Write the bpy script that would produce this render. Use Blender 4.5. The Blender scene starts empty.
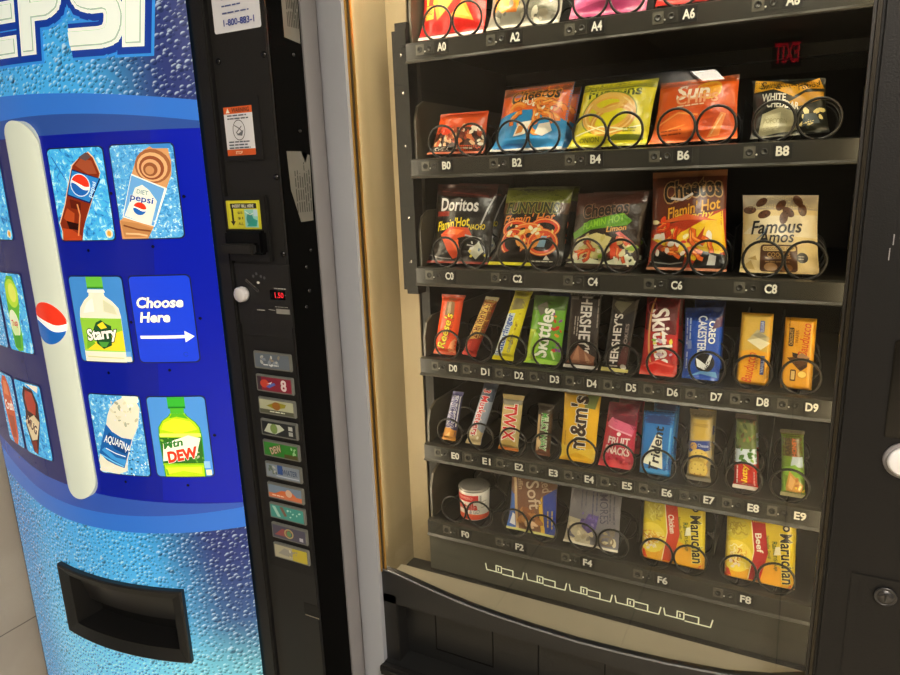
import bpy, bmesh, math, random
from mathutils import Vector, Matrix
S = bpy.context.scene
COL = S.collection
PI = math.pi
S.view_settings.view_transform = 'Standard'
S.view_settings.look = 'None'
S.view_settings.exposure = 0.0
S.view_settings.gamma = 1.0
S.view_settings.use_curve_mapping = False

# ------------------------------------------------------------------ materials
def lin(h):
    h = h.lstrip('#')
    out = []
    for i in (0, 2, 4):
        c = int(h[i:i+2], 16)/255
        out.append(c/12.92 if c <= .04045 else ((c+.055)/1.055)**2.4)
    return (*out, 1)
_m = {}
def M(h, rough=.42, emit=0., metal=0., bump=0., bscale=60., spec=.5, coat=0., vary=0., name=None):
    key = (h, rough, emit, metal, bump, bscale, spec, coat, vary)
    if key in _m: return _m[key]
    m = bpy.data.materials.new(name or 'surface_%s' % h.lstrip('#')); m.use_nodes = True
    nt = m.node_tree; b = nt.nodes['Principled BSDF']; c = lin(h)
    b.inputs['Base Color'].default_value = c
    b.inputs['Roughness'].default_value = rough; b.inputs['Metallic'].default_value = metal
    b.inputs['Specular IOR Level'].default_value = spec
    b.inputs['Coat Weight'].default_value = coat; b.inputs['Coat Roughness'].default_value = .08
    if emit:
        b.inputs['Emission Color'].default_value = c; b.inputs['Emission Strength'].default_value = emit
    if bump or vary:
        tc = nt.nodes.new('ShaderNodeTexCoord'); n = nt.nodes.new('ShaderNodeTexNoise')
        n.inputs['Scale'].default_value = bscale; n.inputs['Detail'].default_value = 3
        nt.links.new(tc.outputs['Object'], n.inputs['Vector'])
        if bump:
            bp = nt.nodes.new('ShaderNodeBump'); bp.inputs['Strength'].default_value = bump; bp.inputs['Distance'].default_value = .005
            nt.links.new(n.outputs['Fac'], bp.inputs['Height']); nt.links.new(bp.outputs['Normal'], b.inputs['Normal'])
        if vary:
            mx = nt.nodes.new('ShaderNodeMix'); mx.data_type = 'RGBA'
            mx.inputs[6].default_value = c; mx.inputs[7].default_value = tuple(x*(1-vary) for x in c[:3])+(1,)
            nt.links.new(n.outputs['Fac'], mx.inputs[0]); nt.links.new(mx.outputs[2], b.inputs['Base Color'])
    _m[key] = m
    return m
def foil(h):            # printed plastic film of the snack packets
    return M(h, .29, bump=.7, bscale=38, spec=.5, name='packet_film_'+h.lstrip('#'))
SIGN_E = .52
LED_TOP, LED_SIDE = 72., 38.
def sign(h):            # print on the backlit sign face
    return M(h, .22, emit=SIGN_E, spec=.4, name='backlit_print_'+h.lstrip('#'))
def paper(h):
    return M(h, .5, name='printed_label_'+h.lstrip('#'))

class NB:               # tiny node builder
    def __init__(s, name):
        s.m = bpy.data.materials.new(name); s.m.use_nodes = True; s.nt = s.m.node_tree; s.b = s.nt.nodes['Principled BSDF']
    def n(s, t, **kw):
        o = s.nt.nodes.new('ShaderNode'+t)
        for k, v in kw.items(): setattr(o, k, v)
        return o
    def l(s, a, b): s.nt.links.new(a, b)
    def val(s, sock, v):
        if hasattr(v, 'is_linked'): s.l(v, sock)
        else: sock.default_value = v
    def math(s, op, a, b=0., c=0., clamp=False):
        o = s.n('Math', operation=op, use_clamp=clamp)
        s.val(o.inputs[0], a); s.val(o.inputs[1], b); s.val(o.inputs[2], c); return o.outputs[0]
    def mix(s, f, a, b, blend='MIX'):
        o = s.n('Mix', data_type='RGBA', blend_type=blend); s.val(o.inputs[0], f); s.val(o.inputs[6], a); s.val(o.inputs[7], b); return o.outputs[2]
    def ss(s, v, a, b):
        o = s.n('MapRange', interpolation_type='SMOOTHSTEP'); s.val(o.inputs[0], v); o.inputs[1].default_value = a; o.inputs[2].default_value = b
        return o.outputs[0]

def droplets_mat():     # photographic print of water drops on a blue ground, lit from behind
    k = NB('backlit_droplet_print')
    tc = k.n('TexCoord'); sp = k.n('SeparateXYZ'); k.l(tc.outputs['Object'], sp.inputs[0]); X, Z = sp.outputs[0], sp.outputs[2]
    cb = k.n('CombineXYZ'); k.l(X, cb.inputs[0]); k.l(Z, cb.inputs[1])
    # ground colour: cyan in the middle of the face, deep blue by the edges, whitish cyan low down
    nz = k.n('TexNoise'); nz.inputs['Scale'].default_value = 3.2; nz.inputs['Detail'].default_value = 2; k.l(cb.outputs[0], nz.inputs['Vector'])
    xx = k.math('ADD', X, k.math('MULTIPLY', k.math('SUBTRACT', nz.outputs['Fac'], .5), .22))
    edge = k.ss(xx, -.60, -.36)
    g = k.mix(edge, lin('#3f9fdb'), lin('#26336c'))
    low = k.ss(Z, .80, .42)
    g = k.mix(k.math('MULTIPLY', low, k.math('SUBTRACT', 1., k.math('MULTIPLY', edge, .8))), g, lin('#6cc2e8'))
    teal = k.math('MULTIPLY', k.ss(Z, .62, .40), k.ss(xx, -.62, -.48))
    g = k.mix(k.math('MULTIPLY', teal, .75), g, lin('#7ccfd6'))
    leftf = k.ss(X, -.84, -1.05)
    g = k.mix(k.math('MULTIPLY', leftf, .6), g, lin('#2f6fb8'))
    col = g
    for sc, rad, seed in ((98., .0052, 0.), (52., .0078, 3.7)):
        mp = k.n('Mapping'); mp.inputs['Location'].default_value = (seed, seed, 0); k.l(cb.outputs[0], mp.inputs['Vector'])
        v = k.n('TexVoronoi', voronoi_dimensions='2D'); v.inputs['Scale'].default_value = sc; v.inputs['Randomness'].default_value = .9
        k.l(mp.outputs[0], v.inputs['Vector'])
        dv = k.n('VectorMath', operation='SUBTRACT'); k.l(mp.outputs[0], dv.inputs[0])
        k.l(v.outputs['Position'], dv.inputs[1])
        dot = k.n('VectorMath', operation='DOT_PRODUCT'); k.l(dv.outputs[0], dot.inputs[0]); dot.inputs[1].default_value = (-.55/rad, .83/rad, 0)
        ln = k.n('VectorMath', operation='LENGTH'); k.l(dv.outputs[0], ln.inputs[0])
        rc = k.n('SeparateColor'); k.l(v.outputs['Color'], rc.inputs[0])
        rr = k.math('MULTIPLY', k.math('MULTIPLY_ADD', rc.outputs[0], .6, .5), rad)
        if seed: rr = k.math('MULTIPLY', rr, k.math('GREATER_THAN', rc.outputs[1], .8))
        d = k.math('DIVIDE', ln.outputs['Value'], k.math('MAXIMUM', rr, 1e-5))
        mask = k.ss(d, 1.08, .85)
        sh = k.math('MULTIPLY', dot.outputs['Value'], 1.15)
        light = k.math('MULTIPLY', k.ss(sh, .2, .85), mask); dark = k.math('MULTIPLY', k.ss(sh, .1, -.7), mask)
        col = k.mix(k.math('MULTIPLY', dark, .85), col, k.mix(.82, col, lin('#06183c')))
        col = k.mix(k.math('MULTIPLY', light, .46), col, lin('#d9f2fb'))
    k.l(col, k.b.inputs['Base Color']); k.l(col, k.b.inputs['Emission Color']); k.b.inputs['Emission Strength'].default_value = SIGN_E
    k.b.inputs['Roughness'].default_value = .25; k.b.inputs['Specular IOR Level'].default_value = .4
    return k.m
def ice_mat(name, a, b, c, sc):
    k = NB(name); tc = k.n('TexCoord')
    n = k.n('TexNoise'); n.inputs['Scale'].default_value = sc; n.inputs['Detail'].default_value = 6; n.inputs['Roughness'].default_value = .7; n.inputs['Distortion'].default_value = .8
    k.l(tc.outputs['Object'], n.inputs['Vector'])
    col = k.mix(k.ss(n.outputs['Fac'], .34, .50), lin(a), lin(b)); col = k.mix(k.ss(n.outputs['Fac'], .53, .66), col, lin(c))
    k.l(col, k.b.inputs['Base Color']); k.l(col, k.b.inputs['Emission Color']); k.b.inputs['Emission Strength'].default_value = .72
    k.b.inputs['Roughness'].default_value = .25
    return k.m
def tile_mat(name, a, b, grout, size, off, axis, rough, gw=.004):
    k = NB(name); geo = k.n('NewGeometry'); sp = k.n('SeparateXYZ'); k.l(geo.outputs['Position'], sp.inputs[0])
    u, v = {'z': (0, 1), 'x': (1, 2), 'y': (0, 2)}[axis]
    f = []
    for ch, o in ((u, off[0]), (v, off[1])):
        q = k.math('SUBTRACT', sp.outputs[ch], o); w = k.math('PINGPONG', q, size/2); f.append(k.ss(w, gw*.35, gw*.6))
    g = k.math('MULTIPLY', f[0], f[1])
    n = k.n('TexNoise'); n.inputs['Scale'].default_value = 5; n.inputs['Detail'].default_value = 5; k.l(geo.outputs['Position'], n.inputs['Vector'])
    n2 = k.n('TexNoise'); n2.inputs['Scale'].default_value = 160; k.l(geo.outputs['Position'], n2.inputs['Vector'])
    c = k.mix(k.ss(n.outputs['Fac'], .3, .7), lin(a), lin(b)); c = k.mix(k.math('MULTIPLY', n2.outputs['Fac'], .25), c, lin(b))
    c = k.mix(g, lin(grout), c); k.l(c, k.b.inputs['Base Color']); k.b.inputs['Roughness'].default_value = rough
    bp = k.n('Bump'); bp.inputs['Strength'].default_value = .4; bp.inputs['Distance'].default_value = .002; k.l(g, bp.inputs['Height']); k.l(bp.outputs[0], k.b.inputs['Normal'])
    return k.m
def glass_mat():
    k = NB('window_glass'); nt = k.nt; nt.nodes.remove(k.b); out = nt.nodes['Material Output']
    t = k.n('BsdfTransparent'); t.inputs[0].default_value = (.93, .94, .92, 1)
    g = k.n('BsdfGlossy'); g.inputs['Roughness'].default_value = .004; g.inputs[0].default_value = (1, 1, 1, 1)
    lw = k.n('LayerWeight'); lw.inputs['Blend'].default_value = .5
    f = k.math('MULTIPLY_ADD', k.math('POWER', lw.outputs['Facing'], 5.), .9, .026, clamp=True)
    mx = k.n('MixShader'); k.l(f, mx.inputs[0]); k.l(t.outputs[0], mx.inputs[1]); k.l(g.outputs[0], mx.inputs[2]); k.l(mx.outputs[0], out.inputs[0])
    return k.m
GLASS = glass_mat(); DROPS = droplets_mat()
ICE1 = ice_mat('backlit_ice_water_print', '#1a62a4', '#3fa6da', '#b9ecf6', 70)
ICE2 = ice_mat('backlit_frosty_ice_print', '#2a6fae', '#4c9dcd', '#cfeaf2', 120)
BLACK = M('#161617', .45, bump=.12, bscale=420, name='black_powder_coat')
BLACK2 = M('#0d0d0e', .5, bump=.1, bscale=420, name='dark_black_plastic')
GLOSSB = M('#060607', .12, name='glossy_black_plastic')
GREY = M('#828083', .38, bump=.05, bscale=220, name='grey_painted_steel')
SILVER = M('#a9aeb8', .45, metal=.15, bump=.05, bscale=200, name='silver_door_trim')
TRAY = M('#1d1c1a', .45, vary=.3, bscale=30, name='dark_tray_metal')
RAIL = M('#2b2a26', .32, vary=.25, bscale=40, name='smoky_price_rail')
WIRE = M('#0b0b0b', .3, name='black_coil_wire')
STEEL = M('#b9b9b9', .25, metal=1., name='bright_steel')
BEIGE = M('#8f8064', .5, vary=.12, bscale=6, name='cream_liner_paint')
BRONZE = M('#2a251b', .35, metal=.5, name='bronze_trim')
GOLD = M('#c79a4e', .28, metal=.7, name='warm_lit_edge_trim')  # gold tone paints the warm lamp light caught by the edge

# ------------------------------------------------------------------ objects
def tag(o, label=None, cat=None, group=None, kind=None):
    if label: o['label'] = label
    if cat: o['category'] = cat
    if group: o['group'] = group
    if kind: o['kind'] = kind
    return o
def empty(name, loc=(0, 0, 0), label=None, cat=None, group=None):
    o = bpy.data.objects.new(name, None); o.empty_display_size = .05; COL.objects.link(o); o.location = loc
    return tag(o, label, cat, group)
class MB:
    def __init__(s): s.v = []; s.f = []; s.mi = []; s.mats = []; s.sm = []
    def slot(s, m):
        if m not in s.mats: s.mats.append(m)
        return s.mats.index(m)
    def add(s, verts, faces, m, smooth=False):
        k = len(s.v); i = s.slot(m); s.v += [tuple(v) for v in verts]
        for f in faces: s.f.append([a+k for a in f]); s.mi.append(i); s.sm.append(smooth)
    def box(s, x0, x1, y0, y1, z0, z1, m, bev=0.):
        if bev:
            bm = bmesh.new(); bmesh.ops.create_cube(bm, size=1)
            for v in bm.verts: v.co = Vector(((x0+x1)/2+v.co.x*(x1-x0), (y0+y1)/2+v.co.y*(y1-y0), (z0+z1)/2+v.co.z*(z1-z0)))
            bmesh.ops.bevel(bm, geom=bm.edges[:], offset=bev, segments=2, affect='EDGES')
            s.bm(bm, m); return
        V = [(x, y, z) for x in (x0, x1) for y in (y0, y1) for z in (z0, z1)]
        s.add(V, [(0, 1, 3, 2), (4, 6, 7, 5), (0, 4, 5, 1), (2, 3, 7, 6), (0, 2, 6, 4), (1, 5, 7, 3)], m)
    def bm(s, bm, m, smooth=False):
        bm.verts.index_update(); s.add([v.co.copy() for v in bm.verts], [[v.index for v in f.verts] for f in bm.faces], m, smooth); bm.free()
    def prism(s, pts, axis, a, b, m):     # polygon extruded along an axis; pts are the two other coordinates in order
        def P(p, t): return {'x': (t, p[0], p[1]), 'y': (p[0], t, p[1]), 'z': (p[0], p[1], t)}[axis]
        n = len(pts); bm = bmesh.new()
        A = [bm.verts.new(P(p, a)) for p in pts]; B = [bm.verts.new(P(p, b)) for p in pts]
        bm.faces.new(A); bm.faces.new(B[::-1])
        for i in range(n): bm.faces.new((A[i], B[i], B[(i+1) % n], A[(i+1) % n]))
        bmesh.ops.recalc_face_normals(bm, faces=bm.faces[:])
        bmesh.ops.triangulate(bm, faces=[f for f in bm.faces if len(f.verts) > 4])
        s.bm(bm, m)
    def lathe(s, prof, c, axis, m, n=24, smooth=True):   # prof: (radius, along) ; axis unit vector
        ax = Vector(axis).normalized(); u = ax.orthogonal().normalized(); w = ax.cross(u); c = Vector(c)
        V = []
        for r, t in prof:
            for i in range(n):
                a = 2*PI*i/n; V.append(c+ax*t+(u*math.cos(a)+w*math.sin(a))*max(r, 1e-5))
        F = [(j*n+i, j*n+(i+1) % n, (j+1)*n+(i+1) % n, (j+1)*n+i) for j in range(len(prof)-1) for i in range(n)]
        F += [tuple(range(n))[::-1], tuple((len(prof)-1)*n+i for i in range(n))]
        s.add(V, F, m, smooth)
    def tube(s, pts, r, m, n=6):
        pts = [Vector(p) for p in pts]; V = []
        up = None
        for i, p in enumerate(pts):
            t = (pts[min(i+1, len(pts)-1)]-pts[max(i-1, 0)]).normalized()
            u = t.orthogonal().normalized() if up is None else (up-t*up.dot(t)).normalized()
            up = u; w = t.cross(u)
            for j in range(n):
                a = 2*PI*j/n; V.append(p+(u*math.cos(a)+w*math.sin(a))*r)
        F = [(k*n+j, k*n+(j+1) % n, (k+1)*n+(j+1) % n, (k+1)*n+j) for k in range(len(pts)-1) for j in range(n)]
        F += [tuple(range(n))[::-1], tuple((len(pts)-1)*n+j for j in range(n))]
        s.add(V, F, m, True)
    def build(s, name, parent=None, loc=None, fix=True):
        me = bpy.data.meshes.new(name); me.from_pydata(s.v, [], s.f)
        for m in s.mats: me.materials.append(m)
        me.polygons.foreach_set('material_index', s.mi); me.polygons.foreach_set('use_smooth', s.sm)
        me.update()
        o = bpy.data.objects.new(name, me); COL.objects.link(o)
        if loc: o.location = loc
        if parent: o.parent = parent
        return o

# ------------------------------------------------------------------ printing on surfaces
_tc = {}
def glyphs(s, off=0., shear=0.):
    key = (s, off, shear)
    if key in _tc: return _tc[key]
    cu = bpy.data.curves.new('lettering', 'FONT'); cu.body = s; cu.offset = off; cu.shear = shear; cu.resolution_u = 3; cu.fill_mode = 'FRONT' if hasattr(cu, 'fill_mode') else None
    ob = bpy.data.objects.new('lettering', cu); COL.objects.link(ob)
    dg = bpy.context.evaluated_depsgraph_get(); ev = ob.evaluated_get(dg); me = ev.to_mesh()
    me.calc_loop_triangles(); V = [(v.co.x, v.co.y) for v in me.vertices]
    T = [[V[i] for i in t.vertices] for t in me.loop_triangles]
    ev.to_mesh_clear(); bpy.data.objects.remove(ob); bpy.data.curves.remove(cu)
    _tc[key] = T
    return T
def bbox(T):
    xs = [p[0] for t in T for p in t]; ys = [p[1] for t in T for p in t]
    return min(xs), max(xs), min(ys), max(ys)
def clip(poly, W, H):
    for ax, lim, sg in ((0, 0, 1), (0, W, -1), (1, 0, 1), (1, H, -1)):
        out = []
        for i in range(len(poly)):
            a, b = poly[i-1], poly[i]; da, db = sg*(a[ax]-lim), sg*(b[ax]-lim)
            if (da >= 0) != (db >= 0):
                t = da/(da-db); out.append((a[0]+(b[0]-a[0])*t, a[1]+(b[1]-a[1])*t))
            if db >= 0: out.append(b)
        poly = out
        if len(poly) < 3: return []
    return poly
def ear(poly):
    bm = bmesh.new(); vs = [bm.verts.new((x, y, 0)) for x, y in poly]
    try: f = bm.faces.new(vs)
    except ValueError: bm.free(); return []
    bmesh.ops.triangulate(bm, faces=[f], ngon_method='BEAUTY')
    T = [[(v.co.x, v.co.y) for v in f.verts] for f in bm.faces]; bm.free(); return T
class Print:
    """Ink on a W x H canvas (metres). All coordinates given as fractions of the canvas."""
    def __init__(s, W, H, matf, h0=.0004, dh=.00003): s.W, s.H, s.matf, s.h0, s.dh = W, H, matf, h0, dh; s.L = []; s.bold = 1.
    def tris(s, T, c): s.L.append((T, c if not isinstance(c, str) else s.matf(c)))
    def p(s, pts, c): s.tris(ear([(u*s.W, v*s.H) for u, v in pts]), c)
    def r(s, u0, v0, u1, v1, c): s.p([(u0, v0), (u1, v0), (u1, v1), (u0, v1)], c)
    def rr(s, u0, v0, u1, v1, rad, c, n=5):    # rad in metres
        x0, x1, y0, y1 = u0*s.W, u1*s.W, v0*s.H, v1*s.H; P = []
        for cx, cy, a0 in ((x1-rad, y1-rad, 0), (x0+rad, y1-rad, 90), (x0+rad, y0+rad, 180), (x1-rad, y0+rad, 270)):
            for i in range(n+1):
                a = math.radians(a0+90*i/n); P.append((cx+rad*math.cos(a), cy+rad*math.sin(a)))
        s.tris(ear(P), c)
    def e(s, cu, cv, ru, rv, c, rot=0, n=20, a0=0, a1=360):   # ru, rv in metres
        P = []; k = math.radians(rot)
        for i in range(n if a1-a0 == 360 else n+1):
            a = math.radians(a0+(a1-a0)*i/n); x, y = ru*math.cos(a), rv*math.sin(a)
            P.append((cu*s.W+x*math.cos(k)-y*math.sin(k), cv*s.H+x*math.sin(k)+y*math.cos(k)))
        s.tris(ear(P), c)
    def ring(s, cu, cv, ru, rv, w, c, rot=0, n=24, a0=0, a1=360):
        k = math.radians(rot); T = []
        def q(a, d):
            x, y = (ru+d)*math.cos(a), (rv+d)*math.sin(a)
            return (cu*s.W+x*math.cos(k)-y*math.sin(k), cv*s.H+x*math.sin(k)+y*math.cos(k))
        for i in range(n):
            a, b = math.radians(a0+(a1-a0)*i/n), math.radians(a0+(a1-a0)*(i+1)/n)
            T += [[q(a, -w/2), q(a, w/2), q(b, w/2)], [q(a, -w/2), q(b, w/2), q(b, -w/2)]]
        s.tris(T, c)
    def st(s, pts, w, c, close=False):         # brush stroke, w in metres, round joints
        P = [(u*s.W, v*s.H) for u, v in pts]; T = []
        if close: P.append(P[0])
        for a, b in zip(P, P[1:]):
            dx, dy = b[0]-a[0], b[1]-a[1]; L = math.hypot(dx, dy) or 1e-9; nx, ny = -dy/L*w/2, dx/L*w/2
            q = [(a[0]-nx, a[1]-ny), (b[0]-nx, b[1]-ny), (b[0]+nx, b[1]+ny), (a[0]+nx, a[1]+ny)]
            T += [[q[0], q[1], q[2]], [q[0], q[2], q[3]]]
        for a in P[1:-1] + ([P[0]] if close else []):
            for i in range(8):
                t0, t1 = 2*PI*i/8, 2*PI*(i+1)/8
                T.append([a, (a[0]+w/2*math.cos(t0), a[1]+w/2*math.sin(t0)), (a[0]+w/2*math.cos(t1), a[1]+w/2*math.sin(t1))])
        s.tris(T, c)
    def t(s, txt, cu, cv, w, h, c, rot=0, off=.02, sh=0., out=None, arc=0., taper=0.):
        """text fitted in a w x h box (metres) centred on (cu,cv); out=(colour, extra thickness); arc lifts the middle"""
        off *= s.bold; base = glyphs(txt, off, sh); x0, x1, y0, y1 = bbox(base); k = math.radians(rot)
        sx, sy = w/(x1-x0), h/(y1-y0); mx, my = (x0+x1)/2, (y0+y1)/2
        def put(T, dx=0, dy=0):
            R = []
            for tr in T:
                q = []
                for x, y in tr:
                    X, Y = (x-mx)*sx, (y-my)*sy; f = 2*X/w
                    Y = Y*(1+taper*f)+arc*(1-f*f); X += dx; Y += dy
                    q.append((cu*s.W+X*math.cos(k)-Y*math.sin(k), cv*s.H+X*math.sin(k)+Y*math.cos(k)))
                R.append(q)
            return R
        if out: s.tris(put(glyphs(txt, off+out[1]*(.5+.5*s.bold), sh)), out[0])
        s.tris(put(base), c)
    def blobs(s, n, u0, v0, u1, v1, r0, r1, cols, seed=0, asp=.6):
        R = random.Random(seed)
        for i in range(n):
            cu, cv, r = R.uniform(u0, u1), R.uniform(v0, v1), R.uniform(r0, r1); k = R.uniform(0, PI); P = []
            for j in range(9):
                a = 2*PI*j/9; q = r*R.uniform(.75, 1.2); x, y = q*math.cos(a), q*asp*math.sin(a)
                P.append((cu+(x*math.cos(k)-y*math.sin(k))/s.W, cv+(x*math.sin(k)+y*math.cos(k))/s.H))
            s.p(P, R.choice(cols))
    def puffs(s, n, u0, v0, u1, v1, L, w, c, c2, seed=0):     # curly crunchy sticks
        R = random.Random(seed)
        for i in range(n):
            cu, cv, d, kk = R.uniform(u0, u1), R.uniform(v0, v1), R.uniform(0, PI), R.uniform(-1.2, 1.2); P = []
            for t in range(6):
                q = (t-2.5)/2.5; x = q*L/2; y = kk*L*.22*(1-q*q)+L*.05*math.sin(q*5+i)
                P.append((cu+(x*math.cos(d)-y*math.sin(d))/s.W, cv+(x*math.sin(d)+y*math.cos(d))/s.H))
            s.st(P, w*1.25, '#7a2a10'); s.st(P, w, c); s.st([(a-.25*w/s.W, e+.25*w/s.H) for a, e in P[1:-1]], w*.4, c2)
    def lines(s, cu, cv, w, n, gap, th, c, rot=0, seed=1):    # rows of small illegible print
        R = random.Random(seed); k = math.radians(rot)
        for i in range(n):
            ww = w*R.uniform(.7, 1); y = ((n-1)/2-i)*gap; x = -w/2
            while x < -w/2+ww-1e-6:
                seg = min(R.uniform(.12, .3)*w, -w/2+ww-x); T = []
                q = [(x, y-th/2), (x+seg*.85, y-th/2), (x+seg*.85, y+th/2), (x, y+th/2)]
                q = [(cu*s.W+a*math.cos(k)-b*math.sin(k), cv*s.H+a*math.sin(k)+b*math.cos(k)) for a, b in q]
                s.tris([[q[0], q[1], q[2]], [q[0], q[2], q[3]]], c); x += seg
    def apply(s, mb, fn, maxlen=1e9, doclip=True):
        for li, (T, mat) in enumerate(s.L):
            h = s.h0+s.dh*li; idx = {}; V = []; F = []
            def vid(pt):
                kk = (round(pt[0], 6), round(pt[1], 6))
                if kk not in idx: idx[kk] = len(V); V.append(fn(pt[0], pt[1], h))
                return idx[kk]
            stack = []
            for t in T:
                ar = (t[1][0]-t[0][0])*(t[2][1]-t[0][1])-(t[1][1]-t[0][1])*(t[2][0]-t[0][0])
                if abs(ar) < 1e-12: continue
                if ar < 0: t = [t[0], t[2], t[1]]
                q = clip(list(t), s.W, s.H) if doclip else list(t)
                for i in range(1, len(q)-1): stack.append((q[0], q[i], q[i+1]))
            while stack:
                a, b, c = stack.pop(); d = [math.dist(a, b), math.dist(b, c), math.dist(c, a)]; mx = max(d)
                if mx > maxlen:
                    i = d.index(mx); t = (a, b, c); p, q, r = t[i], t[(i+1) % 3], t[(i+2) % 3]; m = ((p[0]+q[0])/2, (p[1]+q[1])/2)
                    stack += [(p, m, r), (m, q, r)]; continue
                f = (vid(a), vid(b), vid(c))
                if len(set(f)) == 3: F.append(f)
            if F: mb.add(V, F, mat, True)

# ------------------------------------------------------------------ camera
yaw, pit, rol = -0.48399029563076856, -0.23489614530471628, 0.035295227635010175
CAMP = Vector((0.6236012135918054, -1.2071962292608, 1.5))
f_ = Vector((math.sin(yaw)*math.cos(pit), math.cos(yaw)*math.cos(pit), math.sin(pit)))
r_ = Vector((math.cos(yaw), -math.sin(yaw), 0)); d_ = f_.cross(r_)
r2 = r_*math.cos(rol)+d_*math.sin(rol); d2 = -r_*math.sin(rol)+d_*math.cos(rol)
cam = bpy.data.cameras.new('camera'); co = bpy.data.objects.new('camera', cam); COL.objects.link(co)
cam.sensor_width = 36; cam.lens = 675.7/900*36; cam.clip_start = .02
mw = Matrix(((r2.x, -d2.x, -f_.x, CAMP.x), (r2.y, -d2.y, -f_.y, CAMP.y), (r2.z, -d2.z, -f_.z, CAMP.z), (0, 0, 0, 1)))
co.matrix_world = mw; S.camera = co

# ------------------------------------------------------------------ the room
WALL = tile_mat('pale_wall_tile', '#dad5cc', '#cbc4ba', '#8d8780', .6, (.1, .28), 'x', .35)
HALL = tile_mat('beige_wall_tile', '#a59c8e', '#938a7c', '#5d5850', .45, (.05, .04), 'x', .35)
WALLY = tile_mat('beige_wall_tile_facing', '#b5aea4', '#a29a90', '#6f6a64', .305, (.05, .04), 'y', .35)
FLOOR = tile_mat('beige_floor_tile', '#d2c8b2', '#bdb29a', '#3a352d', .45, (-.248, .11), 'z', .3, .005)
PLAIN = M('#8d8983', .6, vary=.06, bscale=3, name='painted_wall'); CEIL = M('#b9b7b2', .7, vary=.05, bscale=40, name='ceiling_panel')
def shell(name, x0, x1, y0, y1, z0, z1, m):
    b = MB(); b.box(x0, x1, y0, y1, z0, z1, m); o = b.build(name); tag(o, kind='structure'); return o
shell('floor', -1.5, 2.4, -9.7, .8, -.1, 0, FLOOR)
shell('ceiling', -1.5, 2.4, -9.7, .8, 2.65, 2.75, CEIL)
shell('wall_back', -1.5, 2.4, .68, .8, 0, 2.65, PLAIN)
shell('wall_left', -1.42, -1.30, -1.17, .68, 0, 2.65, WALL)
shell('wall_corner', -1.30, -.78, -1.17, -1.05, 0, 2.65, WALLY)
shell('wall_hall', -.90, -.78, -9.6, -1.17, 0, 2.65, HALL)
shell('wall_right', 2.3, 2.42, -9.6, .68, 0, 2.65, PLAIN)
shell('wall_far', -.78, 2.3, -9.7, -9.58, 0, 2.65, M('#3c3a38', .6, vary=.1, bscale=3, name='dark_painted_wall'))
b = MB(); b.box(-.78, -.768, -9.58, -1.05, 0, .10, M('#7d756a', .4, vary=.1, name='tile_skirting')); tag(b.build('baseboard_hall'), kind='structure')
LAMP = M('#fff2e0', .5, emit=55., name='lit_diffuser'); LAMP2 = M('#fff2e0', .5, emit=20., name='dim_lit_diffuser')
spots = [(1.55, -1.9, 'square white ceiling light nearest the machines, over the right side'), (.95, -3.7, 'square white ceiling light halfway down the hall'),
         (-.60, -8.7, 'square white ceiling light at the far end of the hall')]
for x, y, lb in spots:
    q = .5 if y < -8 else 1.
    t = empty('ceiling_light', (x, y, 2.65), lb, 'ceiling light', 'ceiling lights')
    fr = MB()
    for a in ((-.32, .32, -.62, -.58), (-.32, .32, .58, .62), (-.32, -.29, -.58, .58), (.29, .32, -.58, .58)): fr.box(a[0]*q, a[1]*q, a[2], a[3], -.03, 0, CEIL)
    fr.build('frame', t); df = MB(); df.box(-.288*q, .288*q, -.578, .578, -.018, -.004, LAMP if y > -3 else LAMP2); df.build('diffuser', t)
t = empty('exit_sign', (.371, -6.2, 2.34), 'red lit exit sign hanging from the ceiling, seen mirrored in the glass', 'sign')
bx = MB(); bx.box(-.12, .12, -.02, .02, 0, .24, M('#2a2726', .5, name='sign_housing'))
pr = Print(.24, .24, lambda h: M(h, .4, emit=2.2, name='red_lit_letters'), h0=.001)
pr.t('EXIT', .5, .5, .20, .17, '#e0142a', off=.03)
pr.apply(bx, lambda X, Y, h: (.12-X, .02+h, Y)); bx.build('face', t)
hg = MB(); hg.lathe([(.009, 0), (.009, .07)], (0, 0, .24), (0, 0, 1), GREY, 12); hg.build('hanger', t)

# ------------------------------------------------------------------ soft drink machine
def part(mb, name, parent, label=None):
    w = Vector((0, 0, 0)); q = parent
    while q: w += q.location; q = q.parent
    o = mb.build(name, parent, -w)
    if label: o['label'] = label
    return o
soda = empty('soda_vending_machine', (-.66, .1, 0), 'soft drink vending machine with a curved lit blue front and black control panel', 'vending machine')
XC, YC, RR = -.73, .334, .739
DX0, DX1, DZ0, DZ1 = -1.118, -.342, .14, 1.93
def cyl(x, z, h):
    if x < -.9:                     # the front flattens towards its left edge
        d = -.9-x; s = .2365+.4*d; q = math.hypot(1, s); return (x-h*s/q, -.3852+.2365*d+.2*d*d-h/q, z)
    a = math.asin(max(-1, min(1, (x-XC)/RR))); return (XC+(RR+h)*math.sin(a), YC-(RR+h)*math.cos(a), z)
b = MB()
b.box(-1.14, -.182, -.195, .6, .06, 1.98, GREY, .006)
for x in (-1.08, -.25):
    for y in (-.1, .5): b.lathe([(.03, 0), (.03, .06)], (x, y, 0), (0, 0, 1), BLACK2, 16)
part(b, 'cabinet', soda)
b = MB()
b.box(DX1+.002, -.3075, -.292, -.195, .1, 1.97, BLACK, .003)     # upright beside the lit face
b.box(-.3055, -.1802, -.285, -.278, .1, 1.97, BLACK, .002); b.box(-.3055, -.180, -.279, -.195, .1, 1.97, M('#020202', .8, spec=.08, name='shaded_black_side'), .001)        # control side; near-black flank puts shade into the colour
b.box(-.31, -.30, -.26, -.195, .1, 1.97, BLACK2)
b.box(-1.135, -1.119, -.318, -.195, .1, 1.97, BLACK2, .002)
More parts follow.
